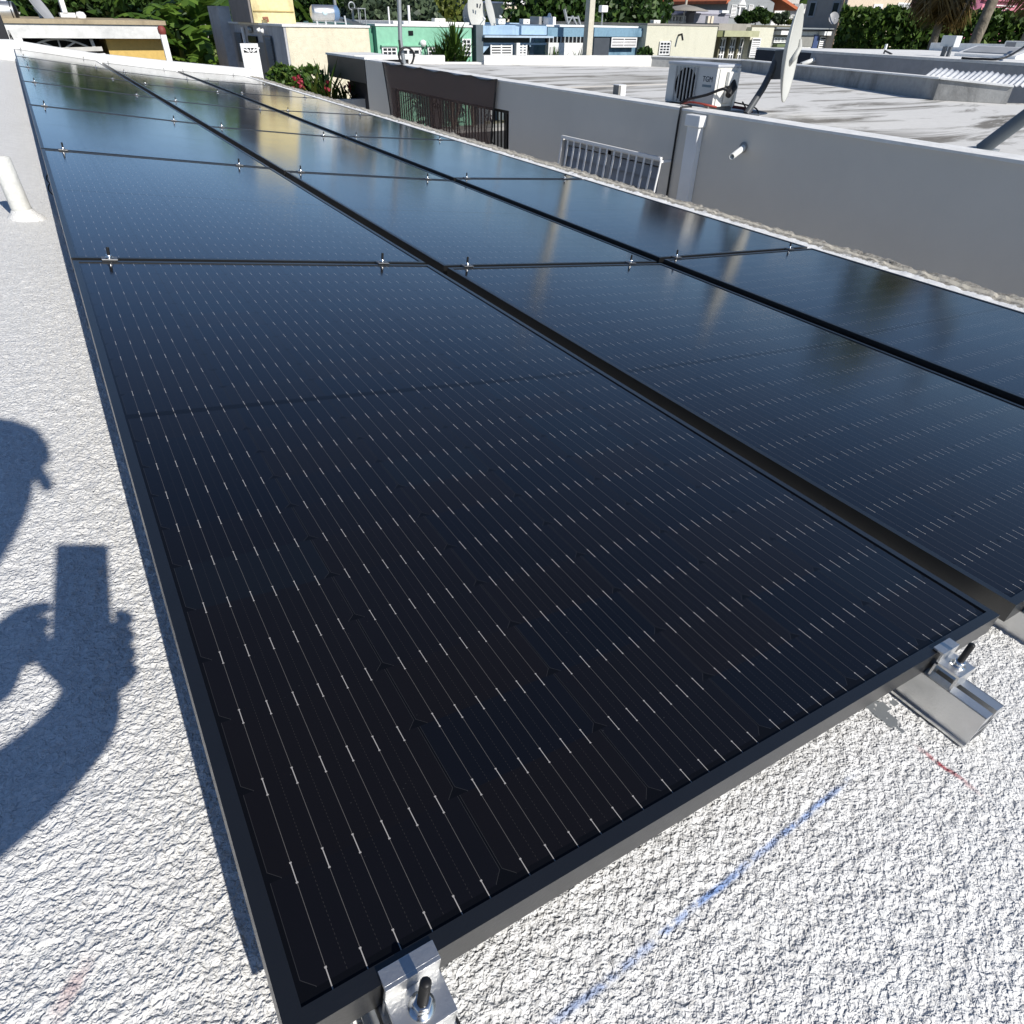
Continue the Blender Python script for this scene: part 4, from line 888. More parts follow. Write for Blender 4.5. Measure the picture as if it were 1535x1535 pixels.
# parked car, only its roof shows
def car(name, label, x, y, col):
    t = thing(name, label, "car", (x, y, 0)); L, W = 2.2, .88; prof = [(-L, .35), (-L, .95), (-1.5, 1.08), (-.95, 1.62), (.9, 1.68), (1.9, 1.3), (L, 1.0), (L, .35)]; b = MB(); n = len(prof); V = []
    for s, wi in ((-1, W), (1, W)): V += [(x + p_[0], y + s * (wi - (.14 if p_[1] > 1.2 else 0)), p_[1]) for p_ in prof]
    b.add(V, [tuple(range(n)), tuple(range(2 * n - 1, n - 1, -1))] + [((i + 1) % n, i, i + n, (i + 1) % n + n) for i in range(n)]); b.build("body", plain(name + "_paint", col, .25, .3, var=.03), t, bevel=.05)
    for s in (-1, 1):
        b = MB(); yy = y + s * (W - .10); b.hexa([(x - 1.3, yy - .03, 1.1), (x + 1.65, yy - .03, 1.1), (x + 1.65, yy + .03, 1.1), (x - 1.3, yy + .03, 1.1), (x - .85, yy - .09 * s - .03, 1.55), (x + .85, yy - .09 * s - .03, 1.6), (x + .85, yy - .09 * s + .03, 1.6), (x - .85, yy - .09 * s + .03, 1.55)]); b.build("side_window", M_dark, t)
    b = MB(); b.hexa([(x - 1.52, y - .72, 1.1), (x - 1.45, y - .72, 1.1), (x - 1.45, y + .72, 1.1), (x - 1.52, y + .72, 1.1), (x - 1.03, y - .66, 1.57), (x - .97, y - .66, 1.57), (x - .97, y + .66, 1.57), (x - 1.03, y + .66, 1.57)]); b.build("windscreen", M_dark, t)
    for dx in (-1.35, 1.35):
        for s in (-1, 1): b = MB(); b.lathe((x + dx, y + s * (W - .2), .34), (0, s, 0), [(0, 0), (.34, 0), (.34, .22), (.2, .23), (0, .2)], 18); b.build("wheel", M_black, t)
    for s in (-1, 1): b = MB(); b.tube([(x - .85, y + s * .6, 1.70), (x, y + s * .6, 1.76), (x + .85, y + s * .6, 1.73)], .02, 6); b.build("roof_rail", M_black, t)
q = at(310, 93.5, z=1.72); car("parked_car", "dark parked car, its roof just showing over the white parapet", q.x, q.y, (.03, .032, .035))

# ---- cream house with charcoal side (corner at Y = 20)
f = Front(20); M_cream = stained("cream_stucco", (.74, .68, .52), (.58, .52, .40), .4, .9, bump=.012); M_char = stained("charcoal_paint", (.50, .50, .51), (.07, .07, .075), .5, .8)
xc0, xc1 = f.X(429, 70), f.X(555, 70); zt = f.Z(490, 41); yend = at(345, 55, x=xc0).y
ch = thing("cream_house", "cream house with charcoal side wall and stained block on its roof", "house", ((xc0 + xc1) / 2, 23, 0))
b = MB(); b.box(xc0 + .06, xc1, 20, yend, 0, zt); b.build("wall", M_cream, ch, label="cream front wall")
b = MB(); b.box(xc0, xc0 + .055, 20.0, yend, 0, zt); b.build("wall", M_char, ch, label="charcoal side wall")
b = MB(); b.box(xc0 - .03, xc1 + .03, 19.97, yend, zt + .003, zt + .05); b.build("roof", M_white, ch)
qa, qb = at(332, 50, x=xc0), at(349, 50, x=xc0); b = MB(); b.box(xc0 - .25, xc0 + .1, yend - .2, yend + 1.2, 0, at(340, 9, x=xc0).z); b.build("pilaster", M_char, ch)
def side_rect(b, u0, v0, u1, v1, out=.04, x=xc0, m=0): p0, p1 = at(u0, (v0 + v1) / 2, x=x), at(u1, (v0 + v1) / 2, x=x); um = (u0 + u1) / 2; b.box(x - out, x - .001, p0.y, p1.y, at(um, v1, x=x).z, at(um, v0, x=x).z, m)
for (u0, v0, u1, v1) in ((337, 46, 348, 92), (357, 49, 366, 92), (401, 54, 412, 112)):
    b = MB(); side_rect(b, u0, v0, u1, v1, .05); o = b.build("window", plain("charcoal_frame", (.17, .17, .175), .5), ch); b = MB()
    p0, p1 = at(u0 + 1.5, (v0 + v1) / 2, x=xc0 - .05), at(u1 - 1.5, (v0 + v1) / 2, x=xc0 - .05); za, zb2 = at((u0 + u1) / 2, v0 + 2, x=xc0 - .05).z, at((u0 + u1) / 2, v1 - 1, x=xc0 - .05).z; n = 14
    for i in range(n): z = zb2 + (za - zb2) * i / n; b.hexa([(xc0 - .085, p1.y, z), (xc0 - .085, p0.y, z), (xc0 - .07, p0.y, z), (xc0 - .07, p1.y, z), (xc0 - .062, p1.y, z + (za - zb2) / n * .9), (xc0 - .062, p0.y, z + (za - zb2) / n * .9), (xc0 - .052, p0.y, z + (za - zb2) / n * .9), (xc0 - .052, p1.y, z + (za - zb2) / n * .9)])
    b.build("louvre", plain("charcoal_louvre", (.15, .15, .155), .45), o)
b = MB(); side_rect(b, 375, 54, 387, 64, .06); b.build("vent", M_dark, ch)
b = MB(); p0, p1 = at(363, 41, x=xc0 - .06), at(369, 66, x=xc0 - .06); b.tube([p0, (p0.x, p0.y, p1.z - 1.5)], .045, 8); b.build("drain_pipe", M_trim, ch)
for u, v in ((388, 45), (393, 46.5)): b = MB(); p0 = at(u, v, x=xc0 - .1); b.lathe(p0, (-.6, -.6, -.4), [(.0, -.06), (.035, -.06), (.055, .05), (.0, .06)], 12); b.build("wall_lamp", M_trim, ch)
b = MB(); p0 = at(376, 44, x=xc0 - .04); b.lathe(p0, (-1, 0, 0), [(.09, 0), (.08, .07), (0, .09)], 12); b.build("meter", M_galv, ch)
b = MB(); side_rect(b, 391, 64, 403, 125, .03); b.build("door", plain("blue_grey_door", (.16, .19, .23), .4), ch)
# stained block on the roof
f6 = Front(22.2); bx0, bx1, bz1, bz0 = f6.r(373, -60, 437, 37); M_block = stained("stained_yellow_block", (.72, .62, .34), (.22, .17, .08), .75, 1.5, streak=(1, 1, .8))
b = MB(); b.box(bx0, bx1, 22.2, 24.4, zt + .052, bz1); b.build("roof_block", M_block, ch)
b = MB(); b.box(bx0 - .06, bx0 - .003, 22.25, 24.4, zt + .052, bz1 - .01); b.build("roof_block_side", plain("shaded_block_side", (.22, .20, .19), .9), ch)  # left side of the block, its shade painted as a grey-brown colour
b = MB(); b.box(bx0 + .02, bx1 - .02, 22.17, 22.198, f6.Z(400, 17.5), f6.Z(400, 16)); b.build("ledge_line", plain("ochre_line", (.4, .3, .12), .8), ch)
b = MB(); pts = [at(402, 33, y=22.1), at(401, 27, y=22.1), at(394, 27.5, y=22.1)]; b.tube(pts, .035, 8); b.build("bent_pipe", plain("rusty_pipe", (.25, .10, .06), .7), ch)
# white gate leaf standing in the yard
f7 = Front(18.2); x0, x1, za, zb_ = f7.r(364, 65, 390, 118); gl = thing("yard_gate", "tall white metal gate leaf with fan pattern in its top", "gate", ((x0 + x1) / 2, 18.2, 0)); zf = f7.Z(377, 79)
b = MB(); b.box(x0, x0 + .05, 18.15, 18.2, 0, za); b.box(x1 - .04, x1, 18.15, 18.2, 0, za); b.box(x0 + .05, x1 - .04, 18.15, 18.2, za - .08, za); b.build("gate_frame", M_trim, gl)
b = MB(); b.box(x0 + .05, x1 - .04, 18.165, 18.19, 0, zf); b.build("panel", M_trim, gl)
b = MB(); xm = (x0 + x1) / 2 + .02
for dx in (-.2, -.1, 0, .1, .2): b.beam((xm, 18.175, zf), (xm + dx, 18.175, za - .08), .024)
b.build("fan_pattern", M_trim, gl)
b = MB(); b.box(x0 + .05, x1 - .04, 18.2, 18.206, zf, za - .08); b.build("dark_backing", M_dark, gl)
# solar water heater on the roof
f8 = Front(20.9); c_ = at(468, 19, y=20.9); e_ = at(505, 20, y=20.9); wh = thing("solar_water_heater", "solar water heater, grey drum and sloping collector, on the cream house roof", "water heater", (c_.x, 20.9, zt + .05)); r_ = .17
b = MB(); dv = (e_ - c_); dv.z = 0; b.lathe(c_, dv, [(0, -.02), (r_ * .8, -.02), (r_, .02), (r_, dv.length - .08), (r_ * .8, dv.length), (0, dv.length)], 22); b.build("drum", M_alu, wh); b = MB(); b.lathe(e_, dv, [(r_ * 1.01, -.12), (r_ * 1.01, 0), (r_ * .6, .05), (0, .06)], 22); b.build("end_cap", plain("blue_cap", (.12, .2, .33), .3), wh)
b = MB(); b.lathe(c_ + dv * .42 + Vector((0, -r_ - .002, .02)), (0, -1, .1), [(0, 0), (.075, 0), (.075, .004), (0, .004)], 16); b.build("round_label", plain("pale_label", (.55, .68, .7), .5), wh)
ca, cb2 = at(500, 25, y=20.95), at(556, 39, y=20.95); b = MB(); b.hexa([(ca.x, 20.95, ca.z - .06), (cb2.x, 20.95, cb2.z - .06), (cb2.x, 22.1, cb2.z + .05), (ca.x, 22.1, ca.z + .06), (ca.x, 20.95, ca.z), (cb2.x, 20.95, cb2.z), (cb2.x, 22.1, cb2.z + .11), (ca.x, 22.1, ca.z + .12)]); b.build("collector", plain("dark_collector", (.06, .07, .08), .15), wh)
for u in (474, 487, 501, 517): b = MB(); p = at(u, 25, y=20.9); b.beam((p.x, 20.88, zt + .05), (p.x - .02, 20.88, p.z + .02), .04); b.build("leg", M_alu, wh)
b = MB(); p = at(527, 22, y=21.6); t = thing("ring_ornament", "thin metal ring on a stem on the cream house roof", "ornament", (p.x, 21.6, zt + .05)); rc_ = at(527, 9, y=21.6); b.tube([rc_ + Vector((.085 * math.cos(a), 0, .085 * math.sin(a))) for a in np.linspace(0, 2 * math.pi, 25)], .02, 6, caps=False); b.build("ring", M_galv, t); b = MB(); b.beam((rc_.x, 21.6, zt + .05), (rc_.x, 21.6, rc_.z - .085), .035); b.build("stem", M_galv, t)
t = thing("wire_chair", "grey wire chair standing on the cream house roof edge", "chair", at(538, 38, y=21.5)); x0, x1, za, zb_ = Front(21.5).r(531, 13, 543, 34); b = MB()
for i in range(6): b.beam((x0 + (x1 - x0) * i / 5, 21.6, zt + .42), (x0 + (x1 - x0) * i / 5 + .03, 21.75, za), .014)
b.beam((x0, 21.75, za), (x1 + .03, 21.75, za), .02); b.build("backrest", M_galv, t); b = MB(); b.box(x0, x1, 21.2, 21.62, zt + .40, zt + .42); b.build("seat", M_galv, t)
for xx in (x0 + .02, x1 - .02):
    for yy in (21.22, 21.6): b = MB(); b.beam((xx, yy, zt + .05), (xx, yy, zt + .40), .02); b.build("leg", M_galv, t)

# ---- flower bed in front of it
q = at(452, 135, y=15.6); yb = 15.6
bd = thing("planter_wall", "low white planter wall at the foot of the flowering bushes", "wall", (q.x, 15.3, 0)); b = MB(); b.box(at(395, 135, y=15.3).x, at(545, 150, y=15.3).x, 15.2, 15.35, 0, at(500, 150, y=15.2).z); b.build("wall", M_white, bd)
zg = 1.3
b = MB(); b.box(at(385, 135, y=15.3).x, at(560, 150, y=15.3).x, 15.36, 18, 0, zg); o = b.build("flower_bed", plain("soil", (.09, .065, .045), .95)); o['kind'] = 'structure'
def bush(name, label, u, v0, v1, w, Y, lm, n, size, seed, flowers=0, group=None):
    q = at(u, (v0 + v1) / 2, y=Y); h = at(u, v0, y=Y).z - zg; t = tree(name, label, "bush", (q.x, Y, zg), h, w, lm, n, size, 12, .03, seed, group, low=.05)
    if flowers:
        rnd = np.random.default_rng(seed + 50); b = MB()
        for i in range(flowers):
            cx, cz = rnd.normal(0, .2) + (.25 if i % 2 else -.22), rnd.uniform(.56, .80); P = np.array([q.x + cx * w * .8, Y - w * .42 + rnd.uniform(-.06, .06), zg + h * cz])
            for k_ in range(14): d = rnd.normal(size=3) * .055; b.lathe(P + d, rnd.normal(size=3), [(0, 0), (.034, .012), (.046, .018)], 5)
        link("flower", b.mesh("flower"), leafmat("red_petals", (.26, .015, .03), (.48, .07, .10), (.6, .3, .3)), t)
    return t
bush("flowering_bush", "round green bush with pinkish red flower heads above the eave", 448, 82, 140, 1.7, 16.6, LM_mid, 5200, .085, 31, 7)
bush("leafy_bush", "low yellow-green bush left of the flowering bush, beside the yard gate", 410, 108, 135, .9, 16.4, LM_yel, 900, .11, 32)
for i, (u, v, h, n, lm) in enumerate(((467, 122, .95, 34, LM_yel), (486, 116, 1.2, 40, LM_mid), (497, 134, .8, 34, LM_yel), (516, 130, .75, 36, LM_dark), (533, 132, .65, 34, LM_dark))):
    q = at(u, v, y=15.9); spiky("spiky_plant", ["pale spiky plant in front of the red flowers", "tall thin-bladed spiky plant right of the flowering bush", "low pale spiky plant against the cream wall", "dark agave rosette left of the grey house's end", "dark agave rosette touching the dark fascia's foot"][i], "spiky plant", (q.x, 15.9, max(zg, q.z - h * .55)), .4, h, n, lm, 40 + i, "spiky plants in the bed")
    b = MB(); b.lathe((q.x, 15.9, zg - .02), (0, 0, 1), [(.09, 0), (.05, max(.05, q.z - h * .55 - zg + .03)), (0, max(.06, q.z - h * .55 - zg + .04))], 8); b.build("stem", M_bark, [o for o in scene.objects if o.name.startswith("spiky_plant")][-1])

# ---- green house (Y = 30)
M_green = stained("mint_green_paint", (.25, .52, .37), (.18, .40, .29), .5, .7); 
gh, f, x0, x1, zt = shell("green_house", "mint green flat roofed house with white windows", "house", 30, 565, 707, 40, 9, M_green, 60)
b = MB(); b.box(x0 - .45, x0 + .0, 30.3, 39, 0, zt - .02); b.build("shaded_side", stained("shaded_green", (.10, .30, .19), (.07, .2, .13), .5, .7), gh)  # left side face, shade put into a darker copy of the green
b = MB(); b.box(f.X(602, 36), f.X(717, 36), 30.8, 39, zt + .072, f.Z(660, 33)); b.build("roof_step", M_white, gh)
f.window(gh, 572, 70, 594, 84, 3, 2); f.window(gh, 640, 70, 661, 84, 3, 2); f.window(gh, 692, 58, 705, 84, 2, 4); f.window(gh, 599, 70, 631, 95, 3, 2, name='door', bar=.12)
f.part("vent", gh, M_dark, 612, 46, 619, 53, .03); b = MB(); b.lathe(at(634, 65, y=29.9), (0, 0, 1), [(.05, -.12), (.14, -.05), (.14, .06), (.05, .12)], 12); b.build("wall_lamp", M_trim, gh)
for i in range(3): f.part("window_head", gh, M_green, (570, 598, 638)[i], 67.5, (596, 632, 663)[i], 69.5, .14)
q = at(677, 82, y=28.5); spiky("dragon_tree", "tall dark green spiky shrub before the mint green house", "shrub", (q.x, 28.5, 0), 1.3, f.Z(677, 40) - .1, 42, LM_mid, 61, None, 1.1, .10, 12)
q = at(707, 75, y=28.8); spiky("dragon_tree", "smaller yellow-green spiky shrub at the right end of the green house", "shrub", (q.x, 28.8, 0), .7, 2.4, 34, LM_yel, 62, None, 1.1, .09, 8)
fr = Front(32); rooftop_ac("air_conditioner", "small white air conditioner on the green house roof", fr, 652, 27.5, 668, 36)
for i, u in enumerate((584, 614)):
    p = at(u, 38, y=30.3); b = MB(); b.tube([(p.x, 30.3, zt + .07), (p.x, 30.3, at(u, (10, 8)[i], y=30.3).z)], .035 + .02 * i, 8); o = b.build("vent_pipe", M_trim, org=(p.x, 30.3, zt)); props(o, ["thin pale pipe on the left part of the green house roof", "thicker white pipe standing on the middle of the green house roof"][i], "pipe", "vent pipes on the green house roof")

# ---- blue pair of houses (Y = 30)
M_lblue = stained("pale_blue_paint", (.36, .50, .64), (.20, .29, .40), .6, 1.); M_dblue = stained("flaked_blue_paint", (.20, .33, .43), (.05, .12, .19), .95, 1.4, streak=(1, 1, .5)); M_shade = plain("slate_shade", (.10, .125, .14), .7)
bh, f, x0, x1, zt = shell("blue_house", "pale blue house with arched porch rails and upper ledge", "house", 31.6, 718, 818, 38, 8, M_lblue, 60, slab=False)
f = Front(30.2)
f.part("parapet", bh, M_lblue, 719, 38.5, 772, 52, .2, .3, label="left parapet panel"); f.part("parapet", bh, M_lblue, 778, 38.5, 816, 52, .2, .3, label="right parapet panel"); f.part("parapet_core", bh, M_lblue, 719, 39.5, 816, 52.4, .05, 1.4)
f.part("ledge", bh, stained("ledge_blue", (.45, .56, .66), (.3, .38, .48), .5, 1), 717, 53.2, 820, 56, .55, 1.4)
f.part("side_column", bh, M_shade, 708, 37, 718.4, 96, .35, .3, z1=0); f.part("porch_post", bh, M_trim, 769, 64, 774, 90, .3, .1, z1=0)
b = MB(); x_0, x_1, z_t, z_b = f.r(719, 64, 817, 90)
for ua, ub, uc in ((722, 733, 762), (776, 790, 806)):
    xa, xb, xc = f.X(ua, 72), f.X(ub, 68), f.X(uc, 68); ztp, zlo = f.Z(740, 67.5), f.Z(740, 80)
    b.hexa([(xa - .25, 30.1, 0), (xa, 30.1, 0), (xa, 30.25, 0), (xa - .25, 30.25, 0), (xa - .25, 30.1, ztp), (xa, 30.1, zlo), (xa, 30.25, zlo), (xa - .25, 30.25, ztp)])
    b.hexa([(xa, 30.1, zlo), (xb, 30.1, ztp - .003), (xb, 30.25, ztp - .003), (xa, 30.25, zlo), (xa - .25, 30.1, ztp), (xb, 30.1, ztp), (xb, 30.25, ztp), (xa - .25, 30.25, ztp)])
b.box(x_0, x_1, 30.1, 30.25, f.Z(768, 67), f.Z(768, 64)); b.build("porch_arch", M_lblue, bh)
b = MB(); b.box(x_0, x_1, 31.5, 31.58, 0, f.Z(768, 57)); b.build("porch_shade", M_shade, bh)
for k_, (ua, ub) in enumerate(((733, 764), (775, 786))):
    b = MB(); xa, xb = f.X(ua, 74), f.X(ub, 74)
    for v in (69, 73, 77, 81): z = f.Z(750, v); b.beam((xa, 30.05, z), (xb, 30.05, z), .05)
    for uu in (ua, (ua + ub) / 2, ub): xx = f.X(uu, 75); b.beam((xx, 30.04, 0), (xx, 30.04, f.Z(uu, 67)), .06)
    b.build("porch_rail", M_trim, bh)
b2, f, x0, x1, zt = shell("flaking_blue_house", "flaking darker blue house with white slatted window and dark garage", "house", 30.6, 818.5, 961, 41, 8, M_dblue, 60, roofm=M_white)
f = Front(30.4); f.part("fascia", b2, M_dblue, 819, 41.5, 875, 55, .1, .15); f.part("fascia", b2, M_dblue, 889, 42, 961, 55, .1, .15, label="right fascia")
f.part("carport_shade", b2, M_dark, 819, 55, 876, 64, .05, .1)
for i in range(10): u = 821 + i * 5.8; f.part("slat", b2, plain("pale_slat", (.45, .48, .48), .5) if i == 0 else bpy.data.materials["pale_slat"], u, 55, u + 1.0, 64, .12, -.06)
f.part("garden_wall", b2, M_white, 818, 64, 876, 100, .2, .05, z1=0); f.part("garage", b2, plain("garage_slate", (.06, .07, .085), .5), 888, 56.5, 911, 100, .08, .1, z1=0)
f.window(b2, 915, 56, 953, 71, 2, 5, 'louvre', glass=plain("dark_purple_pane", (.03, .025, .04), .3))
f.part("wall_gate", b2, plain("pale_gate", (.6, .6, .58), .5), 820, 70, 831, 100, .26, -.21, z1=0)
for i, (u, v, h) in enumerate(((838, 62, 2.3), (833, 74, 1.6), (870, 68, 1.5))):
    p = at(u, 80, y=29.6); spiky("slim_shrub", ["thin dark stemmed shrub before the white garden wall", "small twiggy shrub beside the pale gate", "small palm-like plant left of the utility pole"][i], "shrub", (p.x, 29.6, 0), .4, at(u, v, y=29.6).z, 16, LM_dark, 70 + i, None, 1.1, .07, 5)
# roofs of the blue pair
fr = Front(33); rooftop_ac("air_conditioner", "left one of two white air conditioners on the blue roof", fr, 747, 28, 758, 36); rooftop_ac("air_conditioner", "white air conditioner with dark round fan on the blue roof, nearer the grey box", fr, 784, 28.5, 800, 39)
rooftop_ac("air_conditioner", "large grey air conditioner beside a white cistern on the blue roof", Front(31.4), 808, 25, 820, 40, .8, plain("grey_ac", (.30, .30, .29), .5))
p = at(823, 40, y=31.2); t = thing("cistern", "narrow white cistern beside the large grey air conditioner", "water tank", (p.x, 31.2, p.z)); zt_ = at(823, 25, y=31.2).z; b = MB(); b.box(p.x - .2, p.x + .25, 31.0, 31.5, p.z - .4, zt_); b.build("tank", M_trim, t, bevel=.04); b = MB(); b.lathe((p.x, 31.2, zt_), (0, 0, 1), [(.1, 0), (.06, .12), (0, .14)], 10); b.build("lid", M_trim, t)
b = MB(); fr = Front(34); fr.box(b, 740, 34.5, 802, 38, .0, 3); o = b.build("roof_slab", M_lblue); props(o, "low blue roof step under the white air conditioners", "roof slab")
dish("satellite_dish", "white dish with small dark mark, larger of the two on the green house's corner", at(714.5, 18, y=31), (.25, -.95, .2), 1.02, M_dish, at(709, 37, y=31.3), M_galv, True, 1.42)
b = MB(); c_ = at(716, 8.5, y=30.83); b.obox(c_ + Vector((-.05, -.05, 0)), (1, .2, 0), (0, 1, 0), (0, 0, 1), .04, .004, .07); b.obox(c_ + Vector((.09, -.05, -.01)), (1, .2, 0), (0, 1, 0), (.3, 0, 1), .03, .004, .08); b.build("mark", m_ink, [o for o in scene.objects if o.name.startswith("satellite_dish") and o.parent is None][-1])
dish("satellite_dish", "small side-on dish left of the marked white dish", at(702.5, 20, y=31.5), (-.85, -.45, .2), .62, M_dish, at(706, 37, y=31.5), M_galv, True, 1.3)
dish("satellite_dish", "plain white dish on the blue roof's left corner", at(735.5, 17.5, y=31.2), (.62, -.7, .28), .98, M_dish, at(739, 39, y=31.2), M_galv, True, 1.42)
t = thing("rooftop_antenna", "grey jumble of antenna frames on the flaking blue roof", "antenna", at(855, 40, y=31.6)); Fa = Front(31.6)
for (ua, va, ub, vb, w) in ((846, 14, 851, 36, .14), (851, 36, 858, 24, .08), (858, 24, 864, 37, .1), (850, 26, 868, 27, .05), (866, 24, 870, 38, .09), (846, 38, 872, 38, .06)): b = MB(); b.beam(at(ua, va, y=31.6), at(ub, vb, y=31.6), w, .06); b.build("strut", M_galv, t)
# utility pole
p = at(879.5, 80, y=28.6); t = thing("utility_pole", "square pale utility pole with shaded left face", "utility pole", (p.x, 28.6, 0)); b = MB(); hx = .17; b.hexa([(p.x - hx, 28.4, 0), (p.x + hx, 28.4, 0), (p.x + hx, 28.75, 0), (p.x - hx, 28.75, 0), (p.x - hx * .6, 28.45, 10), (p.x + hx * .6, 28.45, 10), (p.x + hx * .6, 28.7, 10), (p.x - hx * .6, 28.7, 10)]); b.build("shaft", stained("pole_concrete", (.62, .58, .48), (.3, .27, .2), .5, 1.5), t)
b = MB(); b.beam((p.x - 1.2, 28.5, 9.3), (p.x + 1.2, 28.5, 9.3), .12, .12); b.build("crossarm", M_bark, t)
p = at(903.5, 36, y=33); q = at(903.5, 14, y=33); t = thing("lamp_post", "slim grey post with white square lamp before the dark trees", "lamp post", (p.x, 33, 0)); b = MB(); b.tube([(p.x, 33, 0), q], .04, 8); b.build("post", M_galv, t); b = MB(); b.box(q.x - .2, q.x + .2, 32.8, 33.1, q.z - .12, q.z + .16); b.build("lamp_head", M_trim, t, bevel=.04)
for i, (u, Y) in enumerate(((768.5, 45), (505, 40), (570, 42), (618, 44), (846, 50), (1000, 48), (1025, 46))):
    p = at(u, 30, y=Y); b = MB(); b.tube([(p.x, Y, 0), (p.x, Y, p.z + 4)], [.11, .07], 8); o = b.build("thin_pole", M_galv if i % 2 else stained("pale_pole%d" % i, (.5, .45, .36), (.3, .26, .2), .4, 2), org=(p.x, Y, 0)); props(o, ["thin pale pole in front of the small cream house", "thin pole behind the drum of the solar water heater", "thin pole behind the left end of the green house", "thin pole behind the middle of the green house", "faint wire-thin pole before the dark trees above the blue roof", "thin pole left of the grey roofed terrace", "thin pole before the terrace parasol"][i], "pole", "thin poles beyond the roofs")

# ---- pale lime house (Y = 30), doors and awning
M_lime = stained("pale_lime_stucco", (.66, .645, .52), (.54, .53, .42), .6, 2.4, bump=.02)
lh, f, x0, x1, zt = shell("lime_house", "pale lime stucco house with small paned window and three white doors", "house", 30, 968, 1073, 38.5, 9, M_lime, 60, roofm=plain("grey_roof_edge", (.30, .28, .25), .9))
f.window(lh, 987, 62, 1003, 82, 3, 4); f.part("window_reveal", lh, M_dark, 1002.5, 61, 1004.5, 84, .035)
b = MB(); p = at(1017, 53, y=30); b.tube([p, p + Vector((-.02, -.25, .05)), p + Vector((-.05, -.4, -.18))], .05, 8); b.build("spout", M_dark, lh)
f9 = Front(31.5); xa, xb, zz, zq = f9.r(1073, 40, 1156, 90); b = MB(); b.box(xa, xb, 31.5, 39, 0, f9.Z(1112, 42)); b.build("rear_wing", M_lime, lh)
f9.part("roof_stone", lh, stained("grey_stone_edge", (.33, .31, .28), (.18, .17, .15), .8, 2.5), 1075, 35.5, 1123, 46, .12, 3); Front(31).part("right_bay", lh, M_lime, 1122, 41, 1155, 100, .0, .5, z1=0)
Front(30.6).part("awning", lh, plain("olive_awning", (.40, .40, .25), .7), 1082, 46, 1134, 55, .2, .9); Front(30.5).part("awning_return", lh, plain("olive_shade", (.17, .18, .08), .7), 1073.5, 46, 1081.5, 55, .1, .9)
f10 = Front(31.45)
for i, u in enumerate((1073, 1088, 1100)):
    du = f10.window(lh, u + 1.5, 56, u + 11, 100, 2, 9, name='door', bar=.09, zb=.1)
for u in (1071, 1085.5, 1099, 1112): f10.part("pillar", lh, plain("olive_pillar", (.16, .15, .10), .8) if u == 1071 else bpy.data.materials["olive_pillar"], u, 55, u + 2, 100, .25, .0, z1=0)
Front(30.9).window(lh, 1124, 57, 1137, 86, 1, 9, 'louvre')
# ---- white shop-like house
wh2, f, x0, x1, zt = shell("white_house", "low white house with dark awning edge, triple window and blue door", "house", 33, 1152, 1262, 47, 8, M_white, 58, roofm=plain("dark_roof_edge", (.12, .12, .125), .6))
f.part("fascia", wh2, M_white, 1161, 46, 1192, 52, .5, .0); f.part("fascia", wh2, M_white, 1226, 47, 1255, 53, .5, .0, label="right fascia"); f.part("gutter", wh2, M_galv, 1152, 41.5, 1262, 43.5, .6, .1); f.part("shaded_porch", wh2, plain("porch_grey", (.25, .25, .23), .8), 1155, 53, 1262, 70, .04)
for u0, u1 in ((1158, 1168), (1168, 1179), (1179, 1189)): f.window(wh2, u0, 56, u1, 64, 2, 4, 'louvre', out=.08)
f.part("planter", wh2, plain("planter_green", (.14, .18, .09), .9), 1157, 66, 1192, 70, .4); f.window(wh2, 1226, 55, 1236, 72, 1, 5, 'louvre', out=.08); f.part("door", wh2, plain("blue_door", (.06, .09, .20), .4), 1217, 52, 1224, 78, .1, z1=0); f.part("door", wh2, plain("navy_door", (.04, .05, .10), .4), 1245, 55, 1252, 78, .1, z1=0, label="navy door")
f.part("column", wh2, M_trim, 1237, 53, 1243, 80, .5, -.2, z1=0)
# ---- grey gabled house on the rise behind
M_gb = stained("blue_grey_paint", (.30, .32, .33), (.22, .23, .24), .4, 1); gb, f, x0, x1, zt = shell("gabled_house", "blue-grey gabled house with louvred windows and orange tiled roof", "house", 46, 1089, 1158, 3, 9, M_gb, 20, slab=False)
b = MB(); zr_ = f.Z(1125, 3); xm = x0 + (x1 - x0) * .33; 
b.hexa([(x0, 46, zr_), (x1, 46, zr_), (x1, 55, zr_), (x0, 55, zr_), (xm - .1, 46, zr_ + 1.3), (xm + .1, 46, zr_ + 1.3), (xm + .1, 55, zr_ + 1.3), (xm - .1, 55, zr_ + 1.3)]); b.build("gable", M_gb, gb)
M_tile = stained("orange_tiles", (.50, .15, .07), (.30, .10, .06), .6, 3)
b = MB(); b.hexa([(xm, 45.6, zr_ + 1.32), (x1 + 2.6, 45.6, zr_ - .45), (x1 + 2.6, 55.3, zr_ - .45), (xm, 55.3, zr_ + 1.32), (xm, 45.6, zr_ + 1.5), (x1 + 2.6, 45.6, zr_ - .25), (x1 + 2.6, 55.3, zr_ - .25), (xm, 55.3, zr_ + 1.5)]); b.hexa([(x0 - .6, 45.6, zr_ - .2), (xm - .002, 45.6, zr_ + 1.32), (xm - .002, 55.3, zr_ + 1.32), (x0 - .6, 55.3, zr_ - .2), (x0 - .6, 45.6, zr_), (xm - .002, 45.6, zr_ + 1.5), (xm - .002, 55.3, zr_ + 1.5), (x0 - .6, 55.3, zr_)]); b.build("roof", M_tile, gb)
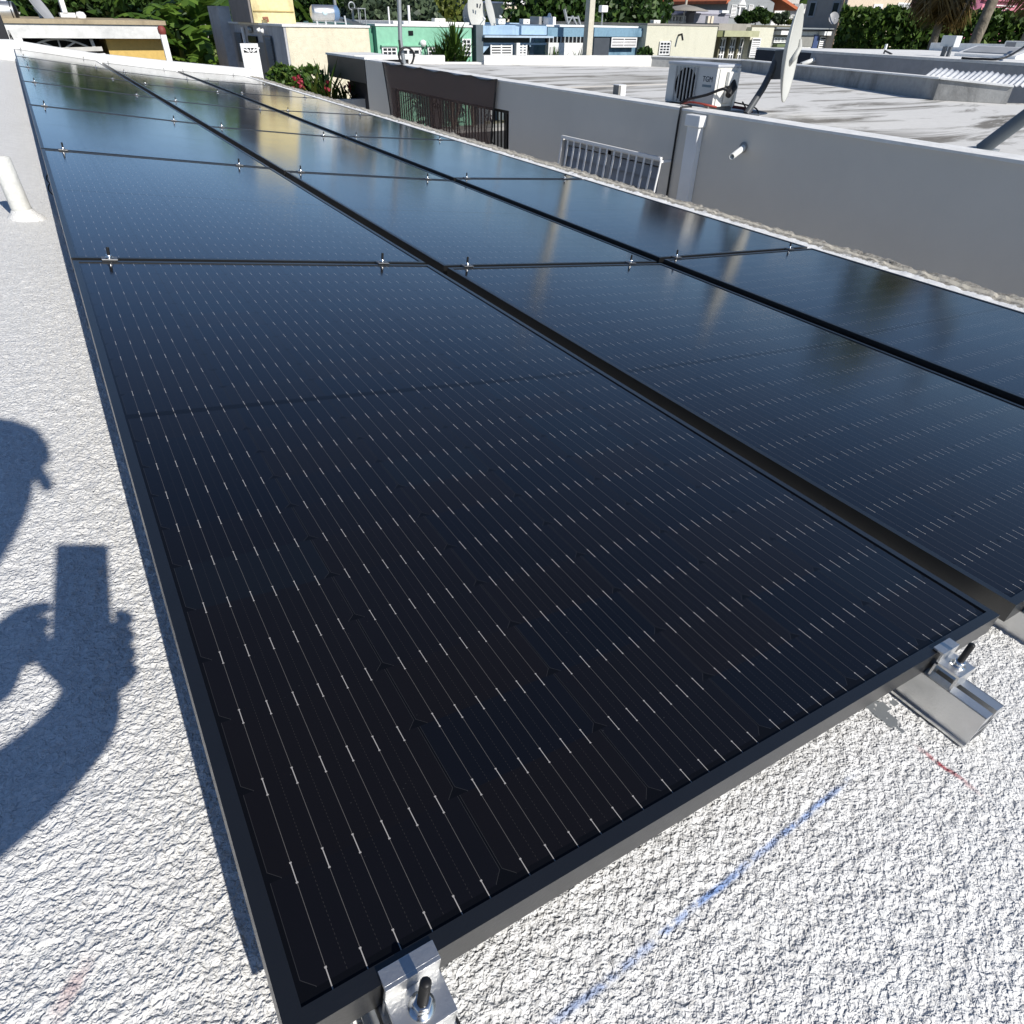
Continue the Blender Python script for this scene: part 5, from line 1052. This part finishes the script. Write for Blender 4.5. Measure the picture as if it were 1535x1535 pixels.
f.window(gb, 1095, 7, 1103, 26, 1, 8, 'louvre'); f.window(gb, 1121, 7, 1128, 22, 1, 7, 'louvre'); f.window(gb, 1136, 9, 1143, 20, 1, 2); f.part("door", gb, plain("grey_door", (.12, .13, .14), .5), 1108, 11, 1114, 32, .06, z1=f.Z(1111, 34)); f.part("door_frame", gb, M_trim, 1105.5, 8.5, 1116, 11, .12); f.part("door_frame", gb, M_trim, 1105.5, 11, 1107.8, 33, .1, label="left door frame"); f.part("door_frame", gb, M_trim, 1114.2, 11, 1116, 33, .1, label="right door frame")
b = MB(); p = f.X(1106, 6); q = f.X(1117, 6); z = f.Z(1111, 6); b.hexa([(p, 45.85, z - .05), (q, 45.85, z - .05), (q, 45.99, z - .05), (p, 45.99, z - .05), ((p + q) / 2 - .03, 45.85, z + .33), ((p + q) / 2 + .03, 45.85, z + .33), ((p + q) / 2 + .03, 45.99, z + .33), ((p + q) / 2 - .03, 45.99, z + .33)]); b.build("pediment", M_trim, gb)
b = MB(); b.box(f.X(1040, 38), f.X(1215, 38), 41, 60, 0, Front(41).Z(1120, 37)); o = b.build("raised_ground", stained("rise_soil", (.16, .15, .11), (.06, .08, .04), .8, .8)); o['kind'] = 'structure'
for i, (u, v, Y, w, h) in enumerate(((1114, 30, 42.5, 1.5, .7), (1132, 28, 42.2, 2.2, 1.1), (1146, 30, 42.5, 1.5, .9), (1166, 32, 42, 1.7, .8), (1190, 33, 42, 2.2, .6))):
    q = at(u, 37, y=Y); tree("garden_bush", ["bush below the grey door of the gabled house", "largest dark bush before the gabled house's right window", "bush at the right corner of the gabled house", "light bush before the white wall right of the gabled house", "low pale green bush left of the big satellite dish's top"][i], "bush", (q.x, Y, Front(41).Z(1120, 37)), h, w, [LM_dark, LM_dark, LM_mid, LM_blue, LM_yel][i], 1500, .16, 10, .05, 80 + i, "bushes before the gabled house", low=.05)
wb, f, x0, x1, zt = shell("white_block", "white two storey block between the orange roof and the tall beige house", "house", 48, 1158, 1210, 8, 8, M_white, 20, roofm=plain("grey_slab", (.4, .4, .39), .9)); f.part("ledge", wb, plain("ledge_grey", (.3, .3, .3), .8), 1181, 6, 1207, 12, .7); f.window(wb, 1185, 22, 1190, 27, 1, 2); f.part("upper_storey", wb, stained("aged_storey", (.5, .48, .44), (.25, .24, .22), .6, 1), 1182, -30, 1206, 6, -.3, 5)
# ---- tall beige house: shaded grey side, sunlit cream front
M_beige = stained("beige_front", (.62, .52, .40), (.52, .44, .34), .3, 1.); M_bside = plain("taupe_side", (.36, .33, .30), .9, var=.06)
qc = at(1266, 20, y=32); th_ = thing("tall_house", "tall two storey house, grey-taupe side and sunlit cream front above the hedge", "house", (qc.x + 5, 36, 0)); xe = at(1362, 20, y=32).x
yl_ = at(1206, 20, x=qc.x).y
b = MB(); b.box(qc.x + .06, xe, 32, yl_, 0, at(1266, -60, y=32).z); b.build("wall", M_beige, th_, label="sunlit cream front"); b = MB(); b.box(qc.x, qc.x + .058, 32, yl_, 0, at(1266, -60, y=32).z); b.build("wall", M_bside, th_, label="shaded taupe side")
b = MB(); b.box(qc.x - .3, xe + .3, 31.8, yl_ + .2, at(1266, -60, y=32).z + .003, at(1266, -66, y=32).z); b.build("roof", M_white, th_)
def sidewin(u0, v0, u1, v1, m):
    p0, p1 = at(u0, (v0 + v1) / 2, x=qc.x), at(u1, (v0 + v1) / 2, x=qc.x); za, zb2 = at((u0 + u1) / 2, v0, x=qc.x).z, at((u0 + u1) / 2, v1, x=qc.x).z; b = MB(); b.box(qc.x - .06, qc.x - .001, p0.y, p1.y, zb2, za); o = b.build("window", m, th_); b = MB(); b.box(qc.x - .075, qc.x - .061, p0.y - .08, p1.y + .08, zb2 + .08, za - .08); b.build("pane", M_glass, o)
sidewin(1213, 2, 1223, 26, plain("grey_shutter", (.36, .38, .40), .6)); sidewin(1247, 2, 1258, 28, M_shut)
b = MB(); p = at(1261, 16, y=31.93); b.tube([(p.x, 31.93, .5), (p.x + .05, 31.93, p.z + 1.5)], .04, 8); b.build("drain_pipe", plain("brown_pipe", (.25, .18, .12), .6), th_)
f = Front(32); f.window(th_, 1307, 6, 1320, 24, 2, 2, bar=.12); f.window(th_, 1343, 4, 1362, 22, 2, 1, bar=.09, glass=plain("pale_blind", (.45, .46, .44), .3))
t = dish("satellite_dish", "small grey dish on the shaded side of the tall beige house", at(1250, 27, x=qc.x - .4), (-.5, -.6, .45), .6, plain("grey_dish", (.3, .3, .31), .5), None, M_galv, True, 1.2)
# ---- pink house
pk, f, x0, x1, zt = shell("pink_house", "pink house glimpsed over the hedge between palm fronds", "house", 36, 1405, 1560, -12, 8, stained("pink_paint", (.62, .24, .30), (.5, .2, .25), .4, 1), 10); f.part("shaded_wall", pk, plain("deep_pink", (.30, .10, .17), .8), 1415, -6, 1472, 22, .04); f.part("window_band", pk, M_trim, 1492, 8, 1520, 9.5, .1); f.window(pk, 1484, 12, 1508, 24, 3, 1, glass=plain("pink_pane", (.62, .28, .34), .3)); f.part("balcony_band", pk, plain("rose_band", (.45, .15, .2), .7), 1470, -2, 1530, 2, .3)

# ---- navy and grey house beyond the bare parapet, with white roof
P1, P2 = at(1134, 73, z=CZ - .50), at(1560, 99, z=CZ - .50); nv = thing("navy_house", "grey house with navy end wall and bright white roof beyond the bare parapet", "house", (P1 + P2) / 2 - Vector((0, 0, (P1 + P2).z / 2)))
Pm = at(1209, 78, z=CZ - .50); P1, P2, Pm = P1.to_2d(), P2.to_2d(), Pm.to_2d(); dirn = (P2 - P1).normalized(); away = Vector((-dirn.y, dirn.x)); away = away if away.dot(P1) > 0 else -away
Pm = P1 + dirn * (Pm - P1).dot(dirn); ztop = CZ - .52
b = MB(); b.wall(P1, Pm, 0, ztop, .2 if Vector((-dirn.y, dirn.x)).dot(away) > 0 else -.2); b.build("wall", plain("navy_paint", (.028, .032, .048), .6, var=.15), nv, label="navy end wall")
b = MB(); b.wall(Pm + dirn * .003, P2, 0, ztop, .2 if Vector((-dirn.y, dirn.x)).dot(away) > 0 else -.2); b.build("wall", stained("cool_grey_paint", (.42, .42, .43), (.34, .34, .35), .5, .7), nv, label="cool grey wall")
D_ = 4.8; Q1, Q2 = P1 + away * D_ + dirn * 1.2, P2 + away * D_
b = MB(); V = [(P1.x, P1.y), (P2.x, P2.y), (Q2.x, Q2.y), (Q1.x, Q1.y)]; b.hexa([(x, y, ztop + .003) for x, y in V] + [(x, y, ztop + .05) for x, y in V]); b.build("roof", M_white, nv)
b = MB(); zt4 = zat(Q1 + (Q2 - Q1) * .3, 67.5); zt5 = zat(Q1 + (Q2 - Q1) * .85, 70); R1, R2 = Q1 + (Q2 - Q1) * .02, Q2 - (Q2 - Q1) * .01
b.hexa([(R1.x, R1.y, 0), (R2.x, R2.y, 0), (R2.x + away.x * .2, R2.y + away.y * .2, 0), (R1.x + away.x * .2, R1.y + away.y * .2, 0), (R1.x, R1.y, zt4), (R2.x, R2.y, zt5), (R2.x + away.x * .2, R2.y + away.y * .2, zt5), (R1.x + away.x * .2, R1.y + away.y * .2, zt4)]); b.build("parapet", M_white, nv)
b = MB(); p = at(1215, 90, x=(P1 + (P2 - P1) * .12).x) ; pp = Pm + dirn * .15 - away * .01; q = Vector((pp.x, pp.y, zat(pp, 90))); b.lathe(q, Vector((-away.x, -away.y, -.25)), [(.05, 0), (.05, .38), (.04, .38), (.04, .1)], 14); b.build("drain_spout", M_pvc, nv)
def online(u, v, off=0.):     # point on the wall line under a column
    d = ray(u, v)[:2]; A = np.array([[d[0], -dirn.x], [d[1], -dirn.y]]); o_ = P1 + away * off; s = np.linalg.solve(A, np.array([o_.x, o_.y])); return Vector((d[0] * s[0], d[1] * s[0]))
def facing(b, u0, v0, u1, v1, off, th): A, B3 = online(u0, v0, off), online(u1, v1, off); za, zb2 = zat(A, v0), zat(A, v1); b.wall(A, B3, zb2, za, th if Vector((-dirn.y, dirn.x)).dot(away) > 0 else -th)
A = online(1421, 80, 1.0); mb_ = thing("meter_box", "grey and white electrical box on two legs standing on the white roof", "box", (A.x, A.y, ztop + .05)); b = MB(); facing(b, 1413.5, 53, 1429, 70, 1.0, .18); b.build("cabinet", plain("pale_box", (.62, .64, .63), .5), mb_, bevel=.01); b = MB()
zl = zat(A, 70)
b = MB(); A2 = online(1414, 80, .98); b.beam((A2.x, A2.y, ztop + .05), (A2.x, A2.y, zl), .07); b.build("leg", plain("dark_leg", (.10, .11, .12), .5), mb_); b = MB(); A3 = online(1422, 80, .98); b.beam((A3.x, A3.y, ztop + .05), (A3.x, A3.y, zl), .06); b.build("leg", bpy.data.materials["dark_leg"], mb_)
A = online(1325, 80, .4); t = thing("antenna_stub", "small white antenna stub on a dark angled bracket, white roof edge", "antenna", (A.x, A.y, ztop + .05)); b = MB(); zq = zat(A, 66); b.beam((A.x, A.y, zat(A, 74)), (A.x, A.y, zq), .04); b.build("rod", M_trim, t); b = MB(); B4 = online(1336, 84, .4); b.tube([(B4.x, B4.y, ztop + .055), (A.x, A.y, zat(A, 76)), (A.x, A.y, ztop + .055)], .02, 6); b.build("bracket", plain("dark_bracket", (.06, .06, .06), .5), t)
A, B5 = online(1432, 78, 1.6), online(1524, 82, 1.6); t = thing("framed_collector", "white framed grey collector sheet leaning on the white roof", "solar collector", ((A.x + B5.x) / 2, (A.y + B5.y) / 2, ztop + .05)); za = zat(A, 79); zc_ = zat(A, 70) - .01; k_ = away * .6
b = MB(); b.hexa([(A.x, A.y, ztop + .051), (B5.x, B5.y, ztop + .051), (B5.x + k_.x, B5.y + k_.y, ztop + .051), (A.x + k_.x, A.y + k_.y, ztop + .051), (A.x, A.y, ztop + .10), (B5.x, B5.y, ztop + .10), (B5.x + k_.x, B5.y + k_.y, ztop + .24), (A.x + k_.x, A.y + k_.y, ztop + .24)]); b.build("frame", M_trim, t)
b = MB(); d = (B5 - A).normalized(); up = Vector((k_.x, k_.y, .14)); ctr = Vector(((A.x + B5.x + k_.x) / 2, (A.y + B5.y + k_.y) / 2, ztop + .17)); nn = Vector((d.x, d.y, 0)).cross(up.normalized()); nn = nn if nn.z > 0 else -nn
b.obox(ctr + nn * .012, (d.x, d.y, 0), up.normalized(), nn, (B5 - A).length / 2 - .12, up.length / 2 - .1, .008); b.build("sheet", plain("grey_sheet", (.36, .37, .38), .5), t)
A = online(1518, 70, 3.2); t = thing("air_conditioner", "white air conditioner half out of frame at the right, on the white roof", "air conditioner", (A.x, A.y, ztop + .05)); b = MB(); facing(b, 1507, 61, 1560, 79, 3.2, .35); b.build("casing", M_ac, t, bevel=.02); b = MB(); facing(b, 1509, 63, 1518, 77, 3.19, .008); b.build("coil", plain("coil_grey", (.25, .25, .26), .5), t)
A, B6 = online(1440, 92, .05), online(1560, 62, 2.0); cable("roof_cable", [(A.x, A.y, ztop + .07), (online(1470, 90, .1).x, online(1470, 90, .1).y, ztop + .07), (online(1510, 86, .4).x, online(1510, 86, .4).y, ztop + .12), (B6.x, B6.y, ztop + .5)], .02, M_black, "dark cable lying along the white roof edge and rising at right")
# hedge and palms on the right
Hd, He = at(1256, 45, y=19.5), at(1600, 60, y=13.4); leaf_wall("clipped_hedge", "long clipped dark green hedge behind the white roof", "hedge", ((Hd.x, Hd.y), (He.x, He.y)), 0, at(1300, 21, y=18.5).z, 1.6, 26000, .15, LM_mid, 5)
p = at(1446, 75, y=13.6); palm("palm_tree", "leaning palm with grey ringed trunk before the hedge, dead fronds hanging", (p.x, 13.6, 0), 7.0, (1.35, .2), LM_yel, 16, 2.6, 3, .17, "palms on the right", 1., 0)
p = at(1405, 60, y=14.2); palm("palm_tree", "palm whose brown drooping fronds hang before the middle of the hedge", (at(1408, 40, y=15.6).x, 15.6, 0), 5.35, (-.1, 0), LM_dry, 20, 2.5, 4, .14, "palms on the right", 1.45, 18)
p = at(1535, 40, y=11.6); palm("palm_tree", "palm with yellow-brown hanging fronds at the right edge", (p.x + .8, 11.8, 0), 5.6, (0, 0), LM_dry, 18, 2.4, 6, .14, "palms on the right", 1.4, 14)

# ---- trees and houses behind the street row
T = [("broadleaf_tree", "broad dark tree behind the flaking blue house, right of the pole", 905, 40, 41, 6.2, 9.5, LM_dark, 15000), ("broadleaf_tree", "dark tree crown left of the utility pole behind the antenna frames", 835, 40, 43, 6.0, 7.5, LM_dark, 12000),
     ("broadleaf_tree", "yellow-green tree left of the marked white dish", 668, 40, 44, 5.2, 7.0, LM_yel, 11000), ("broadleaf_tree", "dense green tree behind the green house roof", 620, 40, 50, 5.8, 8.0, LM_dark, 9000),
     ("broadleaf_tree", "grey-green shrubby tree behind the wire chair", 575, 40, 38, 5.2, 5.5, LM_blue, 8000), ("broadleaf_tree", "dark tree behind the solar water heater's collector", 470, 40, 48, 5.8, 8, LM_dark, 9000),
     ("broadleaf_tree", "small bright green conical tree right of the utility pole", 887, 50, 38, 4.6, 2.0, LM_mid, 3000), ("broadleaf_tree", "dark trees' crown behind the plain white dish", 745, 40, 62, 6.8, 9, LM_dark, 8000)]
for i, (nm, lab, u, v, Y, h, w, lm, n) in enumerate(T): p = at(u, v, y=Y); tree(nm, lab, "tree", (p.x, Y, 0), h, w, lm, n, .24, 20, .2, 100 + i, "trees on the block", low=.12)
for i, (u, Y, h, lm, lab, sk) in enumerate(((535, 46, 6.4, LM_dry, "orange-brown palm above the ring ornament", 6), (634, 52, 7.2, LM_yel, "yellow-green palm behind the middle of the green house", 0), (1045, 60, 7.6, LM_mid, "palm behind the terrace parasol", 4), (1062, 64, 8.2, LM_dry, "brownish palm left of the gabled house", 4), (822, 48, 5.2, LM_blue, "low palm beside the small cream house", 0), (985, 70, 8.0, LM_mid, "palm behind the grey roofed terrace", 0))):
    p = at(u, 30, y=Y); palm("palm_tree", lab, (p.x, Y, 0), h, (.2, 0), lm, 16, 2.6, 120 + i, .16, "palms beyond the street", 1., sk)
sc_, f, x0, x1, zt = shell("small_cream_house", "small cream house with low pediment seen between dish and trees", "house", 52, 755, 797, 6, 8, plain("cream_far", (.72, .64, .50), .8), 15); f.part("coping", sc_, M_white, 753, 4, 799, 7, .15); f.window(sc_, 788.5, 11, 792.5, 17, 1, 2); b = MB(); p, q, z = f.X(777, 4), f.X(797, 4), f.Z(785, 4); b.hexa([(p, 51.8, z), (q, 51.8, z), (q, 52, z), (p, 52, z), ((p + q) / 2 - .1, 51.8, z + .22), ((p + q) / 2 + .1, 51.8, z + .22), ((p + q) / 2 + .1, 52, z + .22), ((p + q) / 2 - .1, 52, z + .22)]); b.build("pediment", M_white, sc_)
for u, w in ((775, 1.0), (783, .9)): p = at(u, 25, y=50); tree("slim_tree", "dark slim tree before the small cream house, %s" % ("left one" if u == 775 else "right one by the window"), "tree", (p.x, 50, 0), at(u, 7, y=50).z, w, LM_dark, 900, .16, 9, .05, 140 + u, "slim trees before the small cream house", low=.2)
dg, f, x0, x1, zt = shell("dark_house", "dark grey house left of the small cream house", "house", 55, 718, 753, 4, 8, plain("far_dark_grey", (.10, .10, .11), .8), 12, roofm=plain("slate_blue_roof", (.10, .13, .2), .6)); f.part("window", dg, M_glass, 743, 10, 750, 18, .04)
lw, f, x0, x1, zt = shell("low_house", "low pale pink wall and roof behind the green house", "house", 40, 600, 625, 25, 6, plain("dusty_pink", (.48, .36, .30), .9), 30)
tr_, f, x0, x1, zt = shell("terrace_house", "grey roofed terrace house with white balustrade behind the lime house", "house", 44, 960, 1040, 24, 8, plain("terrace_white", (.62, .61, .58), .9), 30); f.part("upper_room", tr_, plain("slate_grey", (.13, .135, .14), .8), 963, 7, 1001, 24, -.6, 4); f.part("upper_roof", tr_, plain("dark_sheet", (.07, .07, .075), .6), 960, 4.5, 1003, 7, -.4, 5); f.part("white_board", tr_, M_trim, 972, 16, 980, 24, .05); f.part("white_door", tr_, M_trim, 995, 15, 1003, 22, -.5, 3)
b = MB(); f.box(b, 958, 23.2, 1024, 24.2, .3); b.build("balustrade_rail", M_trim, tr_)
for i in range(14): u = 960 + i * 4.8; f.part("baluster", tr_, M_trim, u, 24.3, u + 2.2, 31, .25, -.1)
b = MB(); f.box(b, 957, 31, 1024, 35, .3); b.build("balustrade_base", M_white, tr_)
p = at(1025, 24, y=43); q = at(1025, 11, y=43); t = thing("parasol", "grey-brown flat parasol over the terrace", "parasol", (p.x, 43, 0)); b = MB(); b.lathe((p.x, 43, at(1025, 16, y=43).z), (0, 0, 1), [(1.75, -.02), (1.75, .02), (.9, .22), (0, .36)], 10); b.build("canopy", plain("parasol_cloth", (.26, .24, .21), .8), t); b = MB(); b.tube([(p.x, 43, 0), (p.x, 43, q.z)], .04, 8); b.build("pole", M_trim, t)
rooftop_ac("air_conditioner", "round-fanned grey air conditioner before the terrace balustrade", Front(36), 980, 30, 990, 38)
lr, f, x0, x1, zt = shell("lavender_house", "low house with lavender grey roof left of the gabled house", "house", 43, 1040, 1092, 22, 6, plain("lavender_grey", (.30, .30, .34), .8), 30, roofm=plain("lavender_roof", (.32, .31, .37), .7)); f.part("parapet", lr, plain("lavender_wall", (.38, .38, .42), .8), 1046, 15, 1088, 22, -.5, 4); f.part("white_tank", lr, M_trim, 1078, 15.5, 1088, 19.5, .3)
for u in (1060, 1065): p = at(u, 36, y=33); b = MB(); b.box(p.x - .09, p.x + .09, 32.9, 33.1, p.z - .1, at(u, 24, y=33).z); o = b.build("roof_post", stained("post_stone%d" % u, (.7, .62, .5), (.4, .35, .28), .4, 2), org=(p.x, 33, p.z)); props(o, "cream stub post on the lime house roof, %s of two" % ("left" if u == 1060 else "right"), "post", "stub posts on the lime house roof")
q = at(697, 86, y=29); 
for i, (u, v, Y, h, w, lm) in enumerate(((966, 78, 29.4, 3.1, 1.4, LM_dark), (977, 76, 29.2, 2.6, 1.0, LM_mid))): p = at(u, v, y=Y); tree("yard_shrub", ["dark upright shrub between the blue and lime houses", "thin green shrub before the lime house's left corner"][i], "shrub", (p.x, Y, 0), h, w, lm, 1300, .17, 10, .05, 160 + i, "shrubs between the houses", low=.1)
# far wood closing the view
rnd = np.random.default_rng(77); n = 26000; ang = rnd.uniform(-.10, 1.35, n); dist = rnd.uniform(95, 112, n); top = 6.0 + 2.4 * (vnoise(ang * 22, ang * 0, 31) - .35) + 2.0 * (vnoise(ang * 90, ang * 0, 32) - .5)
gap = np.exp(-((ang - math.atan2(at(974, 3, y=90).x, 90)) / .016) ** 2); top = top - 5.5 * gap
P = np.stack([dist * np.sin(ang), dist * np.cos(ang), rnd.uniform(0, 1, n) ** .7 * top + .4], 1); V, Q = leaf_quads(P, 1.1, rnd); o = link("far_wood", np_mesh("far_wood", V, Q), LM_dark); props(o, "dark green wood closing the view behind the houses", "wood", None, "stuff")

# ------------------------------------------------------------------ the photographer: kneeling just behind the phone, outside the picture
M_skin = plain("skin", (.36, .21, .14), .5); M_shirt = plain("blue_work_shirt", (.06, .10, .20), .9); M_trousers = plain("dark_trousers", (.03, .033, .045), .9); M_hair = plain("dark_cap", (.02, .02, .022), .9)
def skin_mesh(nodes, edges, sub=2):
    me = bpy.data.meshes.new("person"); me.from_pydata([n[0] for n in nodes], edges, []); o = bpy.data.objects.new("tmp_person", me); scene.collection.objects.link(o)
    md = o.modifiers.new("skin", 'SKIN'); md.use_smooth_shade = True
    for i, n_ in enumerate(nodes): me.skin_vertices[0].data[i].radius = (n_[1], n_[2] if len(n_) > 2 else n_[1])
    me.skin_vertices[0].data[0].use_root = True; s_ = o.modifiers.new("sub", 'SUBSURF'); s_.levels = sub; s_.render_levels = sub
    dg = bpy.context.evaluated_depsgraph_get(); r_ = bpy.data.meshes.new_from_object(o.evaluated_get(dg)); bpy.data.objects.remove(o); return r_
z0 = CZ
N = [((-.37, -.50, z0 - .40), .13, .11), ((-.34, -.45, z0 - .24), .12, .095), ((-.30, -.39, z0 - .08), .135, .095), ((-.225, -.325, z0 + .095), .105, .085), ((-.145, -.27, z0 + .185), .058, .060), ((-.105, -.24, z0 + .235), .052, .056), ((-.066, -.205, z0 + .300), .072, .088), ((-.03, -.19, z0 + .405), .082, .096), ((-.015, -.185, z0 + .465), .060, .07),
     ((-.155, -.315, z0 + .045), .058), ((-.225, -.21, z0 - .09), .046), ((-.255, -.13, z0 - .175), .042), ((-.09, -.10, z0 - .145), .038), ((.004, -.075, z0 - .105), .034, .044),
     ((-.365, -.33, z0 + .0), .058), ((-.36, -.14, z0 - .13), .044), ((-.17, -.075, z0 - .065), .036), ((-.11, -.068, z0 - .05), .031), ((-.072, -.065, z0 - .035), .032, .040),
     ((-.285, -.47, z0 - .43), .088), ((-.228, -.07, z0 - .355), .066), ((-.25, -.36, z0 - .555), .045), ((-.245, -.25, z0 - .595), .035, .03),
     ((-.46, -.49, z0 - .43), .088), ((-.50, -.12, z0 - .515), .066), ((-.515, -.50, z0 - .535), .048), ((-.52, -.60, z0 - .53), .035)]
E = [(0, 1), (1, 2), (2, 3), (3, 4), (4, 5), (5, 6), (6, 7), (7, 8), (3, 9), (9, 10), (10, 11), (11, 12), (12, 13), (3, 14), (14, 15), (15, 16), (16, 17), (17, 18), (0, 19), (19, 20), (20, 21), (21, 22), (0, 23), (23, 24), (24, 25), (25, 26)]
def finger(root, pts, r): i0_ = len(N); [N.append((p_, r * (1 - .12 * j))) for j, p_ in enumerate(pts)]; E.append((root, i0_)); E.extend((i0_ + j, i0_ + j + 1) for j in range(len(pts) - 1))
rx = CR; ux = CU; fx = CF; c3 = lambda a, b_, c_: tuple(np.array([0, 0, CZ]) + rx * a + ux * b_ - fx * c_)      # right, up, behind the lens
for k_, up_ in enumerate((-.060, -.080, -.100, -.118)): finger(13, [c3(.036 + .004 * k_, up_ - .02, .055), c3(.070, up_ - .005, .030), c3(.070, up_ + .004, .012), c3(.047, up_ + .008, .004)], .0112)
finger(13, [c3(-.012, -.10, .055), c3(-.02, -.075, .042)], .011)
for k_, up_ in enumerate((-.045, -.063, -.081, -.098)): finger(18, [c3(-.060, up_ - .008, .045), c3(-.050, up_, .022), c3(-.034, up_ + .003, .008)], .0112)
finger(18, [c3(-.04, -.075, .05), c3(-.018, -.058, .040)], .0105)
me = skin_mesh(N, E)
ps = thing("person", "person kneeling at the left panel edge in blue shirt and cap, raising a phone", "person", (-.5, -.45, z0 - .62))
bo = link("body", me, [M_skin, M_shirt, M_trousers], ps)
seg_m = {}
for i, (p_, q_) in enumerate(E): seg_m[i] = 1 if (p_, q_) in ((0, 1), (1, 2), (2, 3), (3, 9), (9, 10), (10, 11), (3, 14), (14, 15)) else 2 if p_ in (0, 19, 20, 21, 23, 24, 25) and q_ >= 19 and q_ <= 26 else 0
NP = np.array([n_[0] for n_ in N]); NR = np.array([n_[1] for n_ in N]); EA = np.array(E); A_ = NP[EA[:, 0]]; D2 = NP[EA[:, 1]] - A_
for pl_ in me.polygons:
    c_ = np.array(pl_.center + ORG[ps.name]); t_ = np.clip(((c_ - A_) * D2).sum(1) / (D2 * D2).sum(1), 0, 1); d_ = np.linalg.norm(A_ + D2 * t_[:, None] - c_, axis=1) - (NR[EA[:, 0]] * (1 - t_) + NR[EA[:, 1]] * t_)
    pl_.material_index = seg_m[int(d_.argmin())] if c_[2] - z0 > -.33 or d_.argmin() > 17 else 2
b = MB(); hc = Vector((-.02, -.188, z0 + .425)); b.lathe(hc, (.1, .15, 1), [(.097, -.015), (.099, .01), (.092, .05), (.066, .082), (0, .095)], 24); b.build("cap", M_hair, ps)
b = MB(); fc = Vector((-.045, -.105, z0 + .345)); b.lathe(fc, (.1, 1, -.3), [(.016, -.02), (.012, -.004), (.006, .008), (0, .011)], 8); b.build("nose", M_skin, ps)
for s in (-1, 1):
    b = MB(); b.lathe(Vector((-.045 + s * .034, -.112, z0 + .375)), (0, 1, -.1), [(.013, -.012), (.010, 0), (0, .005)], 10); b.build("eye", plain("eye_white", (.6, .58, .55), .3) if s < 0 else bpy.data.materials["eye_white"], ps)
    b = MB(); b.lathe(Vector((-.04 + s * .088, -.20, z0 + .36)), (s, .2, 0), [(.03, -.01), (.032, .004), (.02, .010), (0, .006)], 10); b.build("ear", M_skin, ps)
b = MB(); b.obox((-.05, -.118, z0 + .305), (1, 0, 0), (0, 1, 0), (0, 0, 1), .022, .006, .005); b.build("mouth", plain("lips", (.30, .12, .10), .5), ps)
m_shoe = plain("work_shoe", (.05, .04, .03), .7)
for tip, heel in (((-.24, -.17, z0 - .592), (-.255, -.43, z0 - .575)), ((-.525, -.68, z0 - .535), (-.515, -.44, z0 - .555))):
    tip, heel = Vector(tip), Vector(heel); L_ = (tip - heel).length; b = MB(); b.lathe(heel, tip - heel, [(0, 0), (.034, .012), (.045, .06), (.041, L_ * .55), (.046, L_ * .8), (.030, L_ * .95), (0, L_)], 14); b.build("shoe", m_shoe, ps)
ph = thing("phone", "black smartphone held up by the kneeling person", "phone", c3(.012, -.04, .02)); b = MB(); b.obox(c3(.012, -.032, .018), rx, ux, fx, .0385, .078, .0042); b.build("case", plain("phone_black", (.015, .015, .017), .3), ph, bevel=.004); b = MB(); b.obox(c3(.012, -.032, .0225), rx, ux, fx, .035, .074, .0002); b.build("screen", M_dark, ph)
